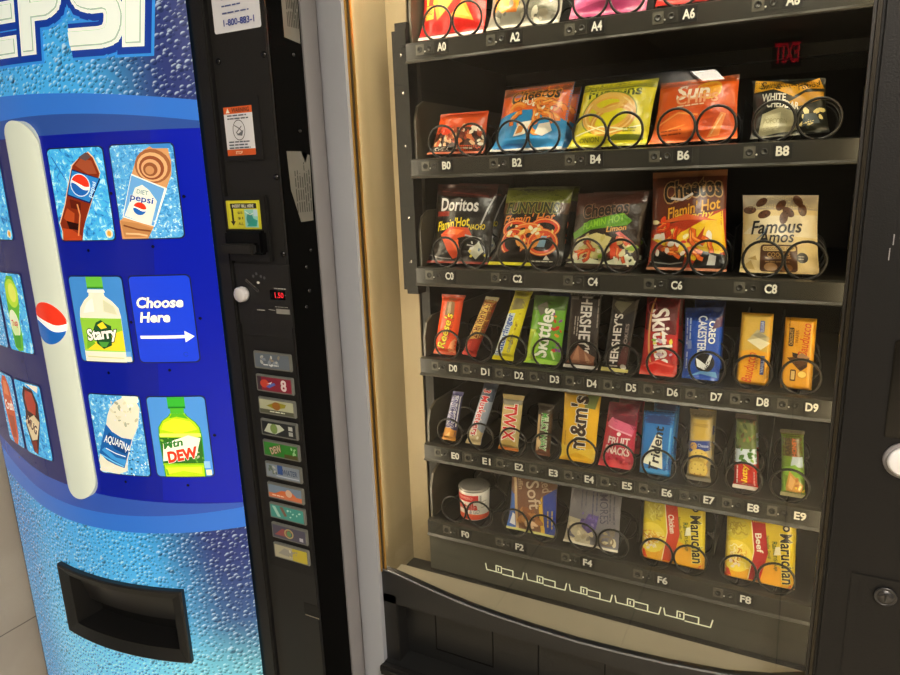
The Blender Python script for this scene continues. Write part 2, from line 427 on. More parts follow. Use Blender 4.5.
b.box(-1.119, DX1+.002, -.26, -.195, .1, 1.97, BLACK2)
def capband(z0, z1):
    n = 24; P = [cyl(DX0+(DX1-DX0)*i/n, 0, 0)[:2] for i in range(n+1)] + [(DX1, -.25), (DX0, -.25)]
    b.prism(P, 'z', z0, z1, BLACK)
capband(1.931, 1.97); capband(.1, .139)
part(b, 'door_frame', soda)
# lit face
fc = MB(); V = []; F = []; OPEN = (-.786, -.498, .532, .655)
gx = [DX0+(OPEN[0]-DX0)*i/18 for i in range(19)] + [OPEN[0]+(OPEN[1]-OPEN[0])*i/16 for i in range(1, 17)] + [OPEN[1]+(DX1-OPEN[1])*i/10 for i in range(1, 11)]
gz = [DZ0, OPEN[2], OPEN[3], 1.2, DZ1]; n = len(gx)
for z in gz:
    for x in gx: V.append(cyl(x, z, 0))
for j in range(len(gz)-1):
    for i in range(n-1):
        if not (j == 1 and 18 <= i < 34): F.append((j*n+i, j*n+i+1, (j+1)*n+i+1, (j+1)*n+i))
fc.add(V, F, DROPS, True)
FW, FH = DX1-DX0, DZ1-DZ0
U = lambda x, z: ((x-DX0)/FW, (z-DZ0)/FH)
P = Print(FW, FH, sign, h0=.0005, dh=.00006)
def curve(pts, n=24):      # smooth curve through (x,z) points: piecewise quadratic via Lagrange on 3 points
    (x0, z0), (x1, z1), (x2, z2) = pts; R = []
    for i in range(n+1):
        x = DX0+(DX1-DX0)*i/n
        R.append((x, z0*(x-x1)*(x-x2)/((x0-x1)*(x0-x2))+z1*(x-x0)*(x-x2)/((x1-x0)*(x1-x2))+z2*(x-x0)*(x-x1)/((x2-x0)*(x2-x1))))
    return R
def band(lo, hi, c):
    for a, bb, cc, d in zip(lo, lo[1:], hi[1:], hi): P.L.append(([[tuple((q[0]-DX0, q[1]-DZ0)) for q in (a, bb, cc)], [tuple((q[0]-DX0, q[1]-DZ0)) for q in (a, cc, d)]], sign(c)))
def bandm(lo, hi, c):
    T = []
    for a, bb, cc, d in zip(lo, lo[1:], hi[1:], hi): T += [[(q[0]-DX0, q[1]-DZ0) for q in (a, bb, cc)], [(q[0]-DX0, q[1]-DZ0) for q in (a, cc, d)]]
    P.L.append((T, sign(c)))
t0 = curve([(-.342, 1.645), (-.50, 1.662), (-.90, 1.668)]); t1 = curve([(-.342, 1.610), (-.55, 1.631), (-.90, 1.612)]); t2 = curve([(-.342, 1.598), (-.6, 1.597), (-1., 1.596)])
b0 = curve([(-.342, .872), (-.62, .878), (-1., .905)]); b1 = curve([(-.342, .862), (-.50, .843), (-1., .862)]); b2 = curve([(-.342, .818), (-.60, .799), (-1., .812)])
bandm(t1, t0, '#2f6cc4'); bandm(t2, t1, '#2a4b92'); bandm(b0, t2, '#08178c'); bandm(b1, b0, '#2e50a6'); bandm(b2, b1, '#2f69c2')
P.p([U(-1.118, .915), U(-.95, .902), U(-.82, .889), U(-.68, .882), U(-.68, 1.596), U(-1.118, 1.596)], '#26285f')  # darker left end: uneven backlight put into the print colour
P.p([U(-.49, .88), U(-.342, .873), U(-.342, 1.597), U(-.42, 1.597)], '#0819a0')
LB = 1.735; sh = .14; lw = .036; lh = .150
def lt(x, z): return U(x+sh*(z-LB), z)
def letters(dw, dx, dz, c):
    w = lw+dw; L = LB+lw/2+dz; T = LB+lh-lw/2+dz; mdl = (L+T)/2; h = lw/2
    def stroke(pts): P.st([lt(x+dx, z) for x, z in pts], w, c)
    e = .0001 if dw <= 0 else 0
    def cap(x0, x1, z): P.p([lt(x0-dw/2+dx, z-w/2), lt(x1+dw/2+dx, z-w/2), lt(x1+dw/2+dx, z+w/2), lt(x0-dw/2+dx, z+w/2)], c)
    def bar(x0, z0, z1): P.p([lt(x0-dw/2+dx, z0-dw/2), lt(x0+lw+dw/2+dx, z0-dw/2), lt(x0+lw+dw/2+dx, z1+dw/2), lt(x0-dw/2+dx, z1+dw/2)], c)
    for xp in (-.862, -.648):                                   # P twice
        bar(xp, LB+dz, LB+lh+dz)
        a, q = xp+lw, xp+.078; lo = LB+.072+dz
        stroke([(a-.01, T), (q-.016, T), (q-.003, T-.012), (q, T-.03), (q-.004, lo+.008), (q-.018, lo), (a-.01, lo)])
    xe = -.757
    bar(xe, LB+dz, LB+lh+dz)
    for z in (L, mdl, T): cap(xe+.02, xe+.100, z)
    x0, x1 = -.523, -.459
    stroke([(x1+.006, T), (x0+.02, T), (x0+.005, T-.006), (x0, T-.022), (x0, mdl+.016), (x0+.006, mdl+.004), (x0+.022, mdl-.001), (x1-.02, mdl), (x1-.005, mdl-.006), (x1, mdl-.022), (x1-.001, L+.018), (x1-.008, L+.004), (x1-.024, L), (x0-.018, L)])
    bar(-.4465, LB+dz, LB+lh+dz)
letters(.028, .001, -.002, '#2f86d2'); letters(.019, .001, -.002, '#13368f'); letters(0, 0, 0, '#dfe8dc'); letters(-.011, 0, 0, '#a3ada8'); letters(-.0145, -.0006, .0008, '#dfe8dc')
for x, z in ((-.566, 1.387), (-.44, 1.392), (-.502, 1.49), (-.378, 1.48), (-.564, 1.148), (-.44, 1.155), (-.50, 1.25), (-.376, 1.255), (-.435, .915), (-.376, 1.02), (-.564, .917), (-.82, 1.15), (-.87, .905), (-.95, .9)):
    P.e(*U(x, z), .003, .003, '#050829', n=8)
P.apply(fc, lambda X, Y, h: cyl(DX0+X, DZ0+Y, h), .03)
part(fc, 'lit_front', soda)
# convex white bar with a round emblem
bar = MB(); x0, x1, z0, z1 = -.728, -.640, .868, 1.626; n = 14
ctr = (x0+x1)/2; hw = (x1-x0)/2; rows = []
zs = [z0+hw*(1-math.cos(i*PI/16)) *1.0 for i in range(9)] + [z0+hw+(z1-z0-2*hw)*i/12 for i in range(1, 12)] + [z1-hw*(1-math.cos(i*PI/16)) for i in range(8, -1, -1)]
def barw(z):
    d = min(z-z0, z1-z); return hw*math.sqrt(max(0, 1-(1-d/hw)**2)) if d < hw else hw
def barp(x, z, h):
    w = max(barw(z), 1e-4); f = max(-1, min(1, (x-ctr)/hw)); return cyl(x, z, .003+.013*max(0, 1-f*f)**.6+h)
V = []; F = []
for z in zs:
    for i in range(n+1): V.append(barp(ctr+barw(z)*math.cos(PI-PI*i/n), z, 0))
m = len(zs)
for j in range(m-1):
    for i in range(n): F.append((j*(n+1)+i, j*(n+1)+i+1, (j+1)*(n+1)+i+1, (j+1)*(n+1)+i))
edge = [j*(n+1) for j in range(m)] + [j*(n+1)+n for j in range(m-1, -1, -1)]
k = len(V); V += [cyl(V[i][0], V[i][2], -.002) for i in edge]
for i in range(len(edge)): F.append((edge[i], k+i, k+(i+1) % len(edge), edge[(i+1) % len(edge)]))
bar.add(V, F, sign('#c4cbba'), True)
G = Print(2*hw, .11, sign, h0=.0010, dh=.0002)
def globe(pr, cu, cv, r, rot=0, ring=None):
    if ring: pr.e(cu, cv, r*1.1, r*1.1, ring)
    pr.e(cu, cv, r, r, '#f4f4ee'); k = math.radians(rot)
    def wv(x, s):   # wave lines of the emblem
        return r*(.16*s+.17*math.sin(x/r*2.6+.35)*-1)
    for s, c in ((1, '#e2361f'), (-1, '#1f62b4')):
        P_ = []
        for i in range(13):
            x = r*(-.97+1.94*i/12); P_.append((x, max(-math.sqrt(max(0, r*r-x*x)), min(math.sqrt(max(0, r*r-x*x)), wv(x, s)))))
        a0 = math.atan2(P_[-1][1], P_[-1][0]); a1 = math.atan2(P_[0][1], P_[0][0])
        if s > 0: a1 = a1 if a1 > a0 else a1+2*PI
        else: a1 = a1-2*PI if a1 > a0 else a1
        for i in range(1, 16): a = a0+(a1-a0)*i/16; P_.append((r*math.cos(a), r*math.sin(a)))
        pr.p([(cu+(x*math.cos(k)-y*math.sin(k))/pr.W, cv+(x*math.sin(k)+y*math.cos(k))/pr.H) for x, y in P_], c)
globe(G, .5, .5, .0425, -8)
G.apply(bar, lambda X, Y, h: barp(x0+X, 1.190+Y, h), .006)
part(bar, 'white_bar', soda, 'white convex bar with a round red, white and blue emblem')

# product cards
def card(x0, x1, z0, z1, art, base, label):
    W, H = x1-x0, z1-z0; mb = MB(); pr = Print(W, H, sign, h0=.0030, dh=.00006)
    pr2 = Print(W, H, sign, h0=.0026); pr2.rr(0, 0, 1, 1, .008, base if not isinstance(base, str) else sign(base))
    fn = lambda X, Y, h: cyl(x0+X, z0+Y, h)
    rim = Print(W, H, sign, h0=.0018); rim.rr(-.02, -.015, 1.02, 1.015, .009, M('#16205c', .3, name='card_edge')); rim.apply(mb, fn, .02, False)
    pr2.apply(mb, fn, .02)
    # thickness all round
    N = 12; ring = [(x0+W*i/N, z0) for i in range(N)] + [(x1, z0+H*i/N) for i in range(N)] + [(x1-W*i/N, z1) for i in range(N)] + [(x0, z1-H*i/N) for i in range(N)]
    V = [cyl(x, z, -.001) for x, z in ring] + [cyl(x, z, .0018) for x, z in ring]; q = len(ring)
    mb.add(V, [(i, (i+1) % q, q+(i+1) % q, q+i) for i in range(q)], M('#16205c', .3, name='card_edge'))
    art(pr); pr.apply(mb, fn, .012); part(mb, 'product_card', soda, label)
def a_cola(p):
    B = [(.75, .95), (.60, .90), (.45, .815), (.36, .66), (.275, .53), (.20, .40), (.10, .27), (.03, .19), (.06, .10), (.04, 0), (.42, 0), (.47, .12), (.55, .24), (.65, .37), (.75, .5), (.88, .68), (.905, .72), (.83, .89)]
    p.p([(u+(.015 if u > .5 else -.015), v+.008) for u, v in B], '#e9c69a'); p.p(B, '#7e2a12')
    p.p([(.5, .82), (.62, .89), (.8, .86), (.86, .72), (.7, .72)], '#9c4a2c'); p.p([(.58, .9), (.72, .95), (.80, .90), (.7, .86)], '#5d4a48')
    p.p([(.12, .25), (.22, .36), (.35, .3), (.3, .15)], '#b0481f'); p.p([(.07, .14), (.25, .12), (.42, .05), (.4, 0), (.06, 0)], '#b5421c')
    p.p([(.17, .22), (.42, .18), (.4, .11), (.2, .13)], '#2a0b06'); p.p([(.30, .46), (.5, .42), (.48, .33), (.3, .36)], '#5b1a0c')
    p.st([(.43, .40), (.45, .28), (.36, .05)], .003, '#d98a52')
    p.p([(.43, .78), (.91, .665), (.67, .40), (.26, .50)], '#101c50'); p.p([(.435, .765), (.885, .665), (.66, .42), (.285, .51)], '#2a7fc6')
    globe(p, .54, .605, .019, -18, '#cfe6f2'); p.t('pepsi', .75, .55, .030, .010, '#bfe0f2', rot=62)
    p.e(.92, .07, .007, .008, '#e8d9b4'); p.e(.92, .07, .004, .005, '#d9a03c')
    p.st([(.08, .92), (.3, .66)], .002, '#2a6ea8')
def a_diet(p):
    B = [(.70, .99), (.55, .94), (.41, .84), (.31, .69), (.20, .46), (.08, .235), (0, .2), (0, 0), (.44, 0), (.56, .13), (.69, .30), (.82, .52), (.93, .68), (.95, .82), (.92, .96)]
    p.p(B, '#c99560')
    for i, c in enumerate(('#9a5d38', '#d8a874', '#8a4a2c', '#d2a070', '#8d5130', '#c28a5a')): p.e(.66-.01*i, .77-.008*i, .030-.0045*i, .030-.0045*i, c)
    p.p([(.62, 1), (.98, 1), (.96, .95), (.7, .955)], '#3b82c8')
    p.p([(.31, .70), (.80, .545), (.84, .53), (.57, .125), (.06, .24)], '#e9eee6'); p.p([(.31, .685), (.80, .53), (.56, .135), (.08, .25)], '#66a3d8')
    p.p([(.27, .46), (.34, .55), (.46, .58), (.56, .52), (.66, .40), (.52, .14), (.10, .255)], '#dfe3d6')
    p.t('DIET', .45, .5, .020, .008, '#8a9ca8', rot=-14); p.t('pepsi', .42, .42, .040, .015, '#27489c', rot=-14, out=('#f2f2ec', .02))
    globe(p, .37, .325, .0115, -14)
    p.p([(.02, .20), (.3, .17), (.54, .11), (.46, .02), (.05, .02)], '#b9814c'); p.st([(.06, .15), (.3, .10), (.5, .08)], .003, '#7a4224'); p.st([(.08, .06), (.3, .05), (.44, .03)], .003, '#e0b887')
    p.blobs(14, .55, .03, .98, .2, .001, .002, ['#e2f4fa'], 4)
def a_starry(p):
    p.r(.35, .87, .66, 1, '#64b83c'); p.r(.35, .865, .66, .885, '#3c8a28'); p.p([(.36, .855), (.66, .855), (.68, .82), (.34, .82)], '#f1f3e0')
    B = [(.37, .82), (.65, .82), (.66, .78), (.78, .72), (.88, .64), (.90, .55), (.89, 0), (.10, 0), (.12, .55), (.15, .64), (.26, .73), (.36, .78)]
    p.p(B, '#e6e6cc'); p.p([(.2, .58), (.3, .70), (.42, .75), (.42, .6)], '#f6f6e6'); p.p([(.62, .74), (.8, .66), (.84, .56), (.6, .6)], '#cfcfae')
    p.r(.11, .13, .895, .52, '#8fc63a'); p.p([(.11, .13), (.895, .13), (.895, .38), (.55, .3), (.3, .22)], '#e8d92e'); p.p([(.16, .14), (.35, .22), (.2, .3)], '#6fae2c')
    p.p([(.36, .40), (.42, .47), (.52, .50), (.6, .46), (.7, .43), (.66, .2), (.5, .155), (.38, .22)], '#20502a'); p.p([(.44, .44), (.55, .48), (.62, .41), (.5, .39)], '#f0dc2a')
    p.p([(.42, .24), (.62, .24), (.55, .18), (.46, .18)], '#4c9a3a')
    p.t('Starry', .50, .32, .068, .030, '#f6f6ea', rot=7, off=.035, sh=.12, out=('#16331d', .05)); p.r(.12, .125, .9, .14, '#9fcf5a')
    p.r(.90, .01, .985, .07, '#e6e2c8'); p.r(.9, .075, .985, .13, '#6aa6d8'); p.st([(.15, .06), (.86, .05)], .003, '#c9c9a2')
def a_choose(p):
    p.t('Choose', .47, .70, .084, .021, '#f2f4ee', off=.035, sh=.18, out=('#2f2a50', .02)); p.t('Here', .36, .53, .056, .0205, '#f2f4ee', off=.035, sh=.18, out=('#2f2a50', .02))
    p.r(.07, .28, .83, .315, '#f4f4ee'); p.p([(.82, .365), (.975, .298), (.82, .23)], '#f4f4ee')
    p.ring(.80, .09, .004, .004, .001, '#1a3cae', n=10, a0=20, a1=330)
def a_water(p):
    B = [(.72, .985), (.55, .93), (.42, .84), (.35, .75), (.29, .63), (.18, .44), (.06, .25), (.01, .15), (.03, .02), (.40, .0), (.58, .05), (.62, .2), (.77, .46), (.91, .63), (.985, .85), (.93, .96)]
    p.p([(u, v) for u, v in B], '#dfdcc4'); p.blobs(26, .45, .62, .9, .93, .002, .006, ['#f0eedc', '#b9b8a0', '#cfcdb2', '#a4a890'], 8)
    p.p([(.70, 1), (.99, 1), (.99, .93), (.78, .91)], '#f6efcf')
    p.p([(.30, .64), (.40, .55), (.58, .48), (.77, .465), (.54, .09), (.38, .12), (.2, .17), (.06, .26)], '#1c5ea6'); p.p([(.12, .30), (.3, .2), (.55, .12), (.6, .2), (.4, .22), (.2, .34)], '#3f94d2')
    p.p([(.27, .47), (.34, .54), (.42, .47), (.54, .47), (.66, .30), (.6, .27), (.4, .33)], '#12417e')
    p.t('AQUAFINA', .46, .385, .060, .020, '#e6ecea', rot=-20, off=.02, arc=.004); p.st([(.22, .33), (.42, .27), (.6, .24)], .0022, '#dbe9ee'); p.st([(.1, .24), (.34, .16), (.53, .11)], .003, '#6fc0e6')
    p.blobs(24, .6, .02, .98, .32, .0012, .003, ['#e4f3f7', '#1b3e5e'], 5); p.blobs(12, .03, .02, .4, .1, .001, .003, ['#f2efda'], 6)
def a_dew(p):
    p.r(.37, .87, .67, 1, '#35b032'); p.r(.37, .86, .67, .885, '#157a1e'); p.r(.40, .80, .64, .865, '#4bb52c')
    B = [(.40, .80), (.64, .80), (.66, .77), (.79, .69), (.85, .62), (.87, .5), (.85, 0), (.17, 0), (.15, .5), (.17, .63), (.25, .71), (.38, .77)]
    p.p([(u+(.02 if u > .5 else -.02), v) for u, v in B], '#2f9a1e'); p.p(B, '#b9d814')
    p.p([(.25, .68), (.45, .74), (.72, .70), (.82, .6), (.5, .55), (.2, .6)], '#dfe62a'); p.p([(.42, .8), (.62, .8), (.7, .73), (.5, .76), (.36, .74)], '#54b41e')
    p.r(.15, .51, .87, .55, '#e8f060'); p.r(.15, .17, .87, .5, '#2c6b1e')
    p.blobs(10, .45, .19, .86, .34, .003, .007, ['#a6b08c', '#5b9a34'], 3); p.blobs(8, .16, .4, .5, .5, .002, .004, ['#7cb83a'], 7)
    p.p([(.16, .20), (.20, .42), (.66, .53), (.86, .49), (.76, .27)], '#eef0da')
    p.t('Mtn', .37, .425, .040, .016, '#2f7a2c', rot=13, off=.03, sh=.25); p.t('DEW', .52, .285, .062, .024, '#e0381c', rot=12, off=.05, sh=.2, out=('#f4f2de', .03))
    p.r(.15, .15, .87, .17, '#8cc81e'); p.p([(.2, .03), (.5, .08), (.82, .04), (.82, .13), (.2, .12)], '#dce838'); p.r(.89, .02, .98, .09, '#e8e2c4'); p.r(.87, .11, .97, .2, '#8fc0e6'); p.st([(.2, .1), (.22, .02)], .004, '#7fb81c')
def a_lime(p):
    B = [(.45, .97), (.30, .86), (.26, .6), (.24, .4), (.28, .05), (.42, .0), (.62, .02), (.68, .2), (.66, .4), (.78, .6), (.80, .82), (.68, .97)]
    p.p(B, '#5fb52c'); p.e(.55, .75, .026, .030, '#b6d832'); p.e(.58, .76, .016, .02, '#dce95a'); p.e(.45, .36, .020, .030, '#e6efc8', rot=8); p.e(.45, .30, .015, .016, '#cfe6a0')
    p.t('7up', .46, .36, .026, .018, '#c8404a', rot=8, off=.03); p.p([(.3, .2), (.6, .22), (.55, .05), (.34, .04)], '#3f9a28')
def a_orange(p):
    p.p([(.40, .97), (.22, .85), (.15, .5), (.25, .1), (.38, 0), (.6, 0), (.75, .15), (.82, .5), (.74, .85), (.6, .97)], '#c8552a')
    p.p([(.35, .9), (.3, .7), (.62, .7), (.6, .9)], '#df7a48'); p.t('Crush', .5, .56, .055, .024, '#f2e6d8', rot=6, off=.03); p.p([(.28, .4), (.7, .42), (.62, .1), (.36, .08)], '#a8421f')
def a_root(p):
    p.p([(.40, .95), (.28, .82), (.30, .6), (.2, .4), (.34, .05), (.5, .02), (.62, .2), (.80, .5), (.84, .75), (.72, .92)], '#3a120c'); p.p([(.44, .9), (.36, .78), (.4, .62), (.68, .58), (.76, .74), (.68, .88)], '#a83c28')
    p.p([(.22, .46), (.62, .58), (.78, .50), (.58, .24), (.36, .20)], '#d8c49c'); p.t('MUG', .48, .42, .040, .024, '#5a2414', rot=-30, off=.04, out=('#efe2c0', .04)); p.p([(.34, .2), (.56, .22), (.5, .04), (.38, .04)], '#7a2a18'); p.p([(.5, .99), (.95, .99), (.9, .9)], '#f0e4cc')
card(-.625, -.508, 1.406, 1.572, a_cola, ICE1, 'lit card of a tilted brown cola bottle with a blue label')
card(-.494, -.386, 1.407, 1.573, a_diet, ICE2, 'lit card of a tilted amber bottle with a silver and blue label')
card(-.624, -.508, 1.170, 1.337, a_starry, '#3f86cc', 'lit card of an upright clear bottle with a green cap')
card(-.494, -.386, 1.171, 1.337, a_choose, '#1a3fd6', 'blue lit card with white words and an arrow')
card(-.624, -.508, .932, 1.101, a_water, ICE2, 'lit card of a tilted clear water bottle with a blue label')
card(-.493, -.386, .933, 1.100, a_dew, '#4a8fd6', 'lit card of an upright yellow-green bottle with a green cap')
card(-.870, -.768, 1.406, 1.572, a_cola, ICE1, 'lit cola card left of the white bar, top row')
card(-1.005, -.885, 1.406, 1.572, a_diet, ICE2, 'lit card at the left end of the top row')
card(-.870, -.768, 1.171, 1.337, a_lime, ICE1, 'lit card of a green bottle left of the white bar')
card(-1.005, -.885, 1.171, 1.337, a_water, ICE2, 'lit card at the left end of the middle row')
card(-1.005, -.905, .932, 1.101, a_orange, ICE2, 'lit card of an orange bottle at the left end of the bottom row')
card(-.888, -.772, .932, 1.101, a_root, ICE1, 'lit card of a dark brown bottle left of the white bar')

# delivery port: curved frame, recess, hanging flap
pt = MB(); x0, x1, z0, z1 = -.822, -.474, .502, .676; ix0, ix1, iz0, iz1 = -.786, -.498, .532, .655
def ringsurf(A, B, ha, hb, n=12):
    def loop(r, h):
        a, b_, c, d = r; L = [cyl(a+(b_-a)*i/n, c, h) for i in range(n)] + [cyl(b_, c+(d-c)*i/n, h) for i in range(n)] + [cyl(b_-(b_-a)*i/n, d, h) for i in range(n)] + [cyl(a, d-(d-c)*i/n, h) for i in range(n)]
        return L
    q = 4*n; return loop(A, ha)+loop(B, hb), [(i, (i+1) % q, q+(i+1) % q, q+i) for i in range(q)]
O_ = (x0, x1, z0, z1); I_ = (ix0, ix1, iz0, iz1)
for A, B, ha, hb, mm in ((O_, O_, -.02, .010, BLACK2), (O_, (x0+.004, x1-.004, z0+.004, z1-.004), .010, .013, BLACK), ((x0+.004, x1-.004, z0+.004, z1-.004), I_, .013, .006, BLACK), (I_, (ix0+.006, ix1-.006, iz0+.004, iz1-.004), .006, -.056, BLACK2)):
    V, F = ringsurf(A, B, ha, hb); pt.add(V, F, mm)
part(pt, 'delivery_port', soda, 'black framed opening low on the curved front')
port = soda.children[-1]
fl = MB(); N = 12
def panel(x0, x1, z0, z1, h0, h1, mm):
    V = [cyl(x0+(x1-x0)*i/N, z0, h0) for i in range(N+1)]+[cyl(x0+(x1-x0)*i/N, z1, h1) for i in range(N+1)]
    fl.add(V, [(i, i+1, N+2+i, N+1+i) for i in range(N)], mm, True)
panel(ix0+.004, ix1-.004, iz0+.002, iz0+.050, -.054, -.046, BLACK2); panel(ix0+.006, ix1-.006, iz0+.044, iz1-.003, -.030, -.008, M('#232325', .3, name='flap_plastic')); panel(ix0+.006, ix1-.006, iz0+.044, iz0+.046, -.054, -.03, GLOSSB)
part(fl, 'flap', port)

# control side
ctl = MB(); ctl.box(-.3045, -.1815, -.2875, -.2852, 1.535, 1.975-.01, BLACK) if False else ctl.box(-.299, -.208, -.2885, -.285, 1.538, 1.643, BLACK, .001)
part(ctl, 'cover_plate', soda)
def screw(p, ax, parent, r=.0055):
    s = MB(); s.lathe([(r, 0), (r*.95, .0015), (r*.6, .003), (.0002, .0035)], p, ax, M('#3b3b3d', .22, metal=.9, name='dark_screw'), 12); part(s, 'screw', parent)
for x, z in ((-.291, 1.704), (-.189, 1.705), (-.186, 1.508), (-.187, 1.376)): screw((x, -.285, z), (0, -1, 0), soda)
for y, z in ((-.222, 1.711), (-.222, 1.586), (-.219, 1.376), (-.235, 1.347), (-.232, 1.303), (-.244, 1.274)): screw((-.180, y, z), (1, 0, 0), soda, .004)
def sticker(name, label, x0, x1, z0, z1, y, art, base, rad=.002, parent=soda):
    mb = MB(); pr = Print(x1-x0, z1-z0, paper, h0=.0004, dh=.00004); pr.rr(0, 0, 1, 1, rad, base); art(pr)
    mb.box(x0, x1, y, y+.0003, z0, z1, paper(base)) if False else None
    pr.apply(mb, lambda X, Y, h: (x0+X, y-h, z0+Y)); return part(mb, name, parent, label)
def s_service(p):
    p.t('FOR REFUNDS OR SERVICE CALL', .5, .88, .08, .007, '#3a4c9a'); p.lines(.45, .62, .055, 4, .009, .0022, '#b4616a', seed=4); p.lines(.5, .36, .06, 3, .011, .0022, '#4a5a9a', seed=3)
    p.t('1-800-883-1', .55, .13, .068, .0105, '#2a3f9c', off=.02)
sticker('service_sticker', 'white service sticker with a blue telephone number', -.292, -.188, 1.747, 1.86, -.2852, s_service, '#dfe3ee', .004)
def s_warn(p):
    p.r(0, .86, 1, 1, '#d9602a'); p.p([(.08, .88), (.22, .88), (.15, .98)], '#f4efe2'); p.t('WARNING', .6, .93, .040, .0075, '#3a2018')
    p.r(0, 0, 1, .13, '#cf5a26'); p.t('STOP', .42, .06, .016, .005, '#f0dcc4')
    p.lines(.5, .79, .05, 2, .005, .0022, '#4a5366', seed=5); p.lines(.5, .22, .052, 3, .005, .0022, '#4a5366', seed=6)
    p.ring(.5, .52, .0135, .0165, .0012, '#3c4048'); p.st([(.35, .62), (.5, .56), (.62, .48), (.5, .42), (.4, .47), (.6, .6)], .0014, '#4c4f58'); p.p([(.4, .42), (.66, .52), (.6, .40)], '#6b6f78')
sticker('warning_sticker', 'white and orange tipping warning sticker', -.288, -.223, 1.547, 1.628, -.2888, s_warn, '#dfe2ea', .0008)
# bill acceptor
bl = MB(); bl.box(-.308, -.209, -.293, -.285, 1.362, 1.478, BLACK2, .002)
bl.box(-.300, -.212, -.309, -.292, 1.376, 1.418, GLOSSB, .004); bl.box(-.301, -.226, -.320, -.306, 1.378, 1.396, BLACK, .003)
acc = part(bl, 'bill_acceptor', soda, 'black bill acceptor with a jutting mouth')
def s_bill(p):
    p.r(.06, .04, .94, .95, '#d6d432'); p.r(.12, .72, .90, .90, '#15160f'); p.t('INSERT BILL HERE', .5, .81, .050, .0055, '#e9e9d8')
    p.r(.14, .2, .20, .75, '#1b1c12'); p.p([(.09, .28), (.25, .28), (.17, .12)], '#1b1c12')
    p.r(.28, .06, .52, .68, '#cfcc3a'); 
    for i, s in enumerate(('$5', '$1', 'ALL')): p.t(s, .40, .57-i*.19, .012, .0048, '#50521e')
    p.r(.53, .06, .92, .69, '#8fd0c6'); p.e(.68, .35, .008, .010, '#3d8f8a'); p.p([(.58, .1), (.86, .1), (.9, .3), (.75, .4)], '#2d9a8c'); p.st([(.55, .62), (.7, .5), (.85, .6)], .0012, '#e8f4ee'); p.r(.80, .45, .92, .69, '#b8d8e6')
sticker('bill_label', 'yellow bill instruction label with a black arrow', -.301, -.222, 1.420, 1.470, -.2935, s_bill, '#c8c62c', .001, acc)
# coin mechanism
cn = MB(); cn.box(-.3045, -.174, -.2885, -.285, 1.243, 1.358, BLACK, .0015); cn.box(-.225, -.18, -.2905, -.288, 1.354, 1.358, STEEL) if False else None
pr = Print(.13, .115, lambda h: M(h, .4, name='panel_print_'+h.lstrip('#')), h0=.0006)
pr.lines(.82, .62, .028, 1, .004, .0016, '#a8a8a4', seed=2); pr.lines(.82, .52, .032, 1, .004, .0016, '#8c8c88', seed=5); pr.lines(.84, .33, .036, 1, .003, .0012, '#8c8c88', seed=9); pr.r(.72, .22, .96, .30, '#7d7d7a')
pr.lines(.46, .26, .024, 1, .004, .0016, '#a8a8a4', seed=7); pr.st([(.58, .28), (.70, .27)], .001, '#9a9a96')
for u, v in ((.36, .80), (.42, .84), (.50, .80), (.56, .78)): pr.e(u, v, .003, .003, '#56565a', n=8)
pr.e(.44, .70, .0035, .0025, '#c8c8c6')
pr.apply(cn, lambda X, Y, h: (-.3045+X, -.2885-h, 1.243+Y)); coin = part(cn, 'coin_panel', soda)
k = MB(); k.lathe([(.0135, 0), (.0145, .004), (.0140, .012), (.011, .015), (.0002, .0155)], (-.286, -.2885, 1.301), (0, -1, 0), M('#c9c9cd', .3, name='pale_grey_knob'), 24); part(k, 'return_knob', coin, 'pale grey round return knob')
k = MB(); k.box(-.0175, .0175, -.003, 0, -.003, .003, STEEL, .001); k.box(-.016, .016, -.0034, -.003, -.0008, .0008, BLACK2)
c0, s0 = math.cos(-.62), math.sin(-.62); k.v = [(x*c0-z*s0-.262, y-.2885, x*s0+z*c0+1.318) for x, y, z in k.v]; part(k, 'coin_slot', coin, 'bright steel coin slot')
k = MB(); k.box(-.222, -.188, -.2895, -.2885, 1.294, 1.311, GLOSSB)
pr = Print(.034, .017, lambda h: M(h, .4, emit=1.3, name='red_digits'), h0=.0003); pr.t('1.50', .62, .5, .020, .010, '#b81a22'); pr.apply(k, lambda X, Y, h: (-.222+X, -.2895-h, 1.294+Y)); part(k, 'price_display', coin, 'red lit price digits')
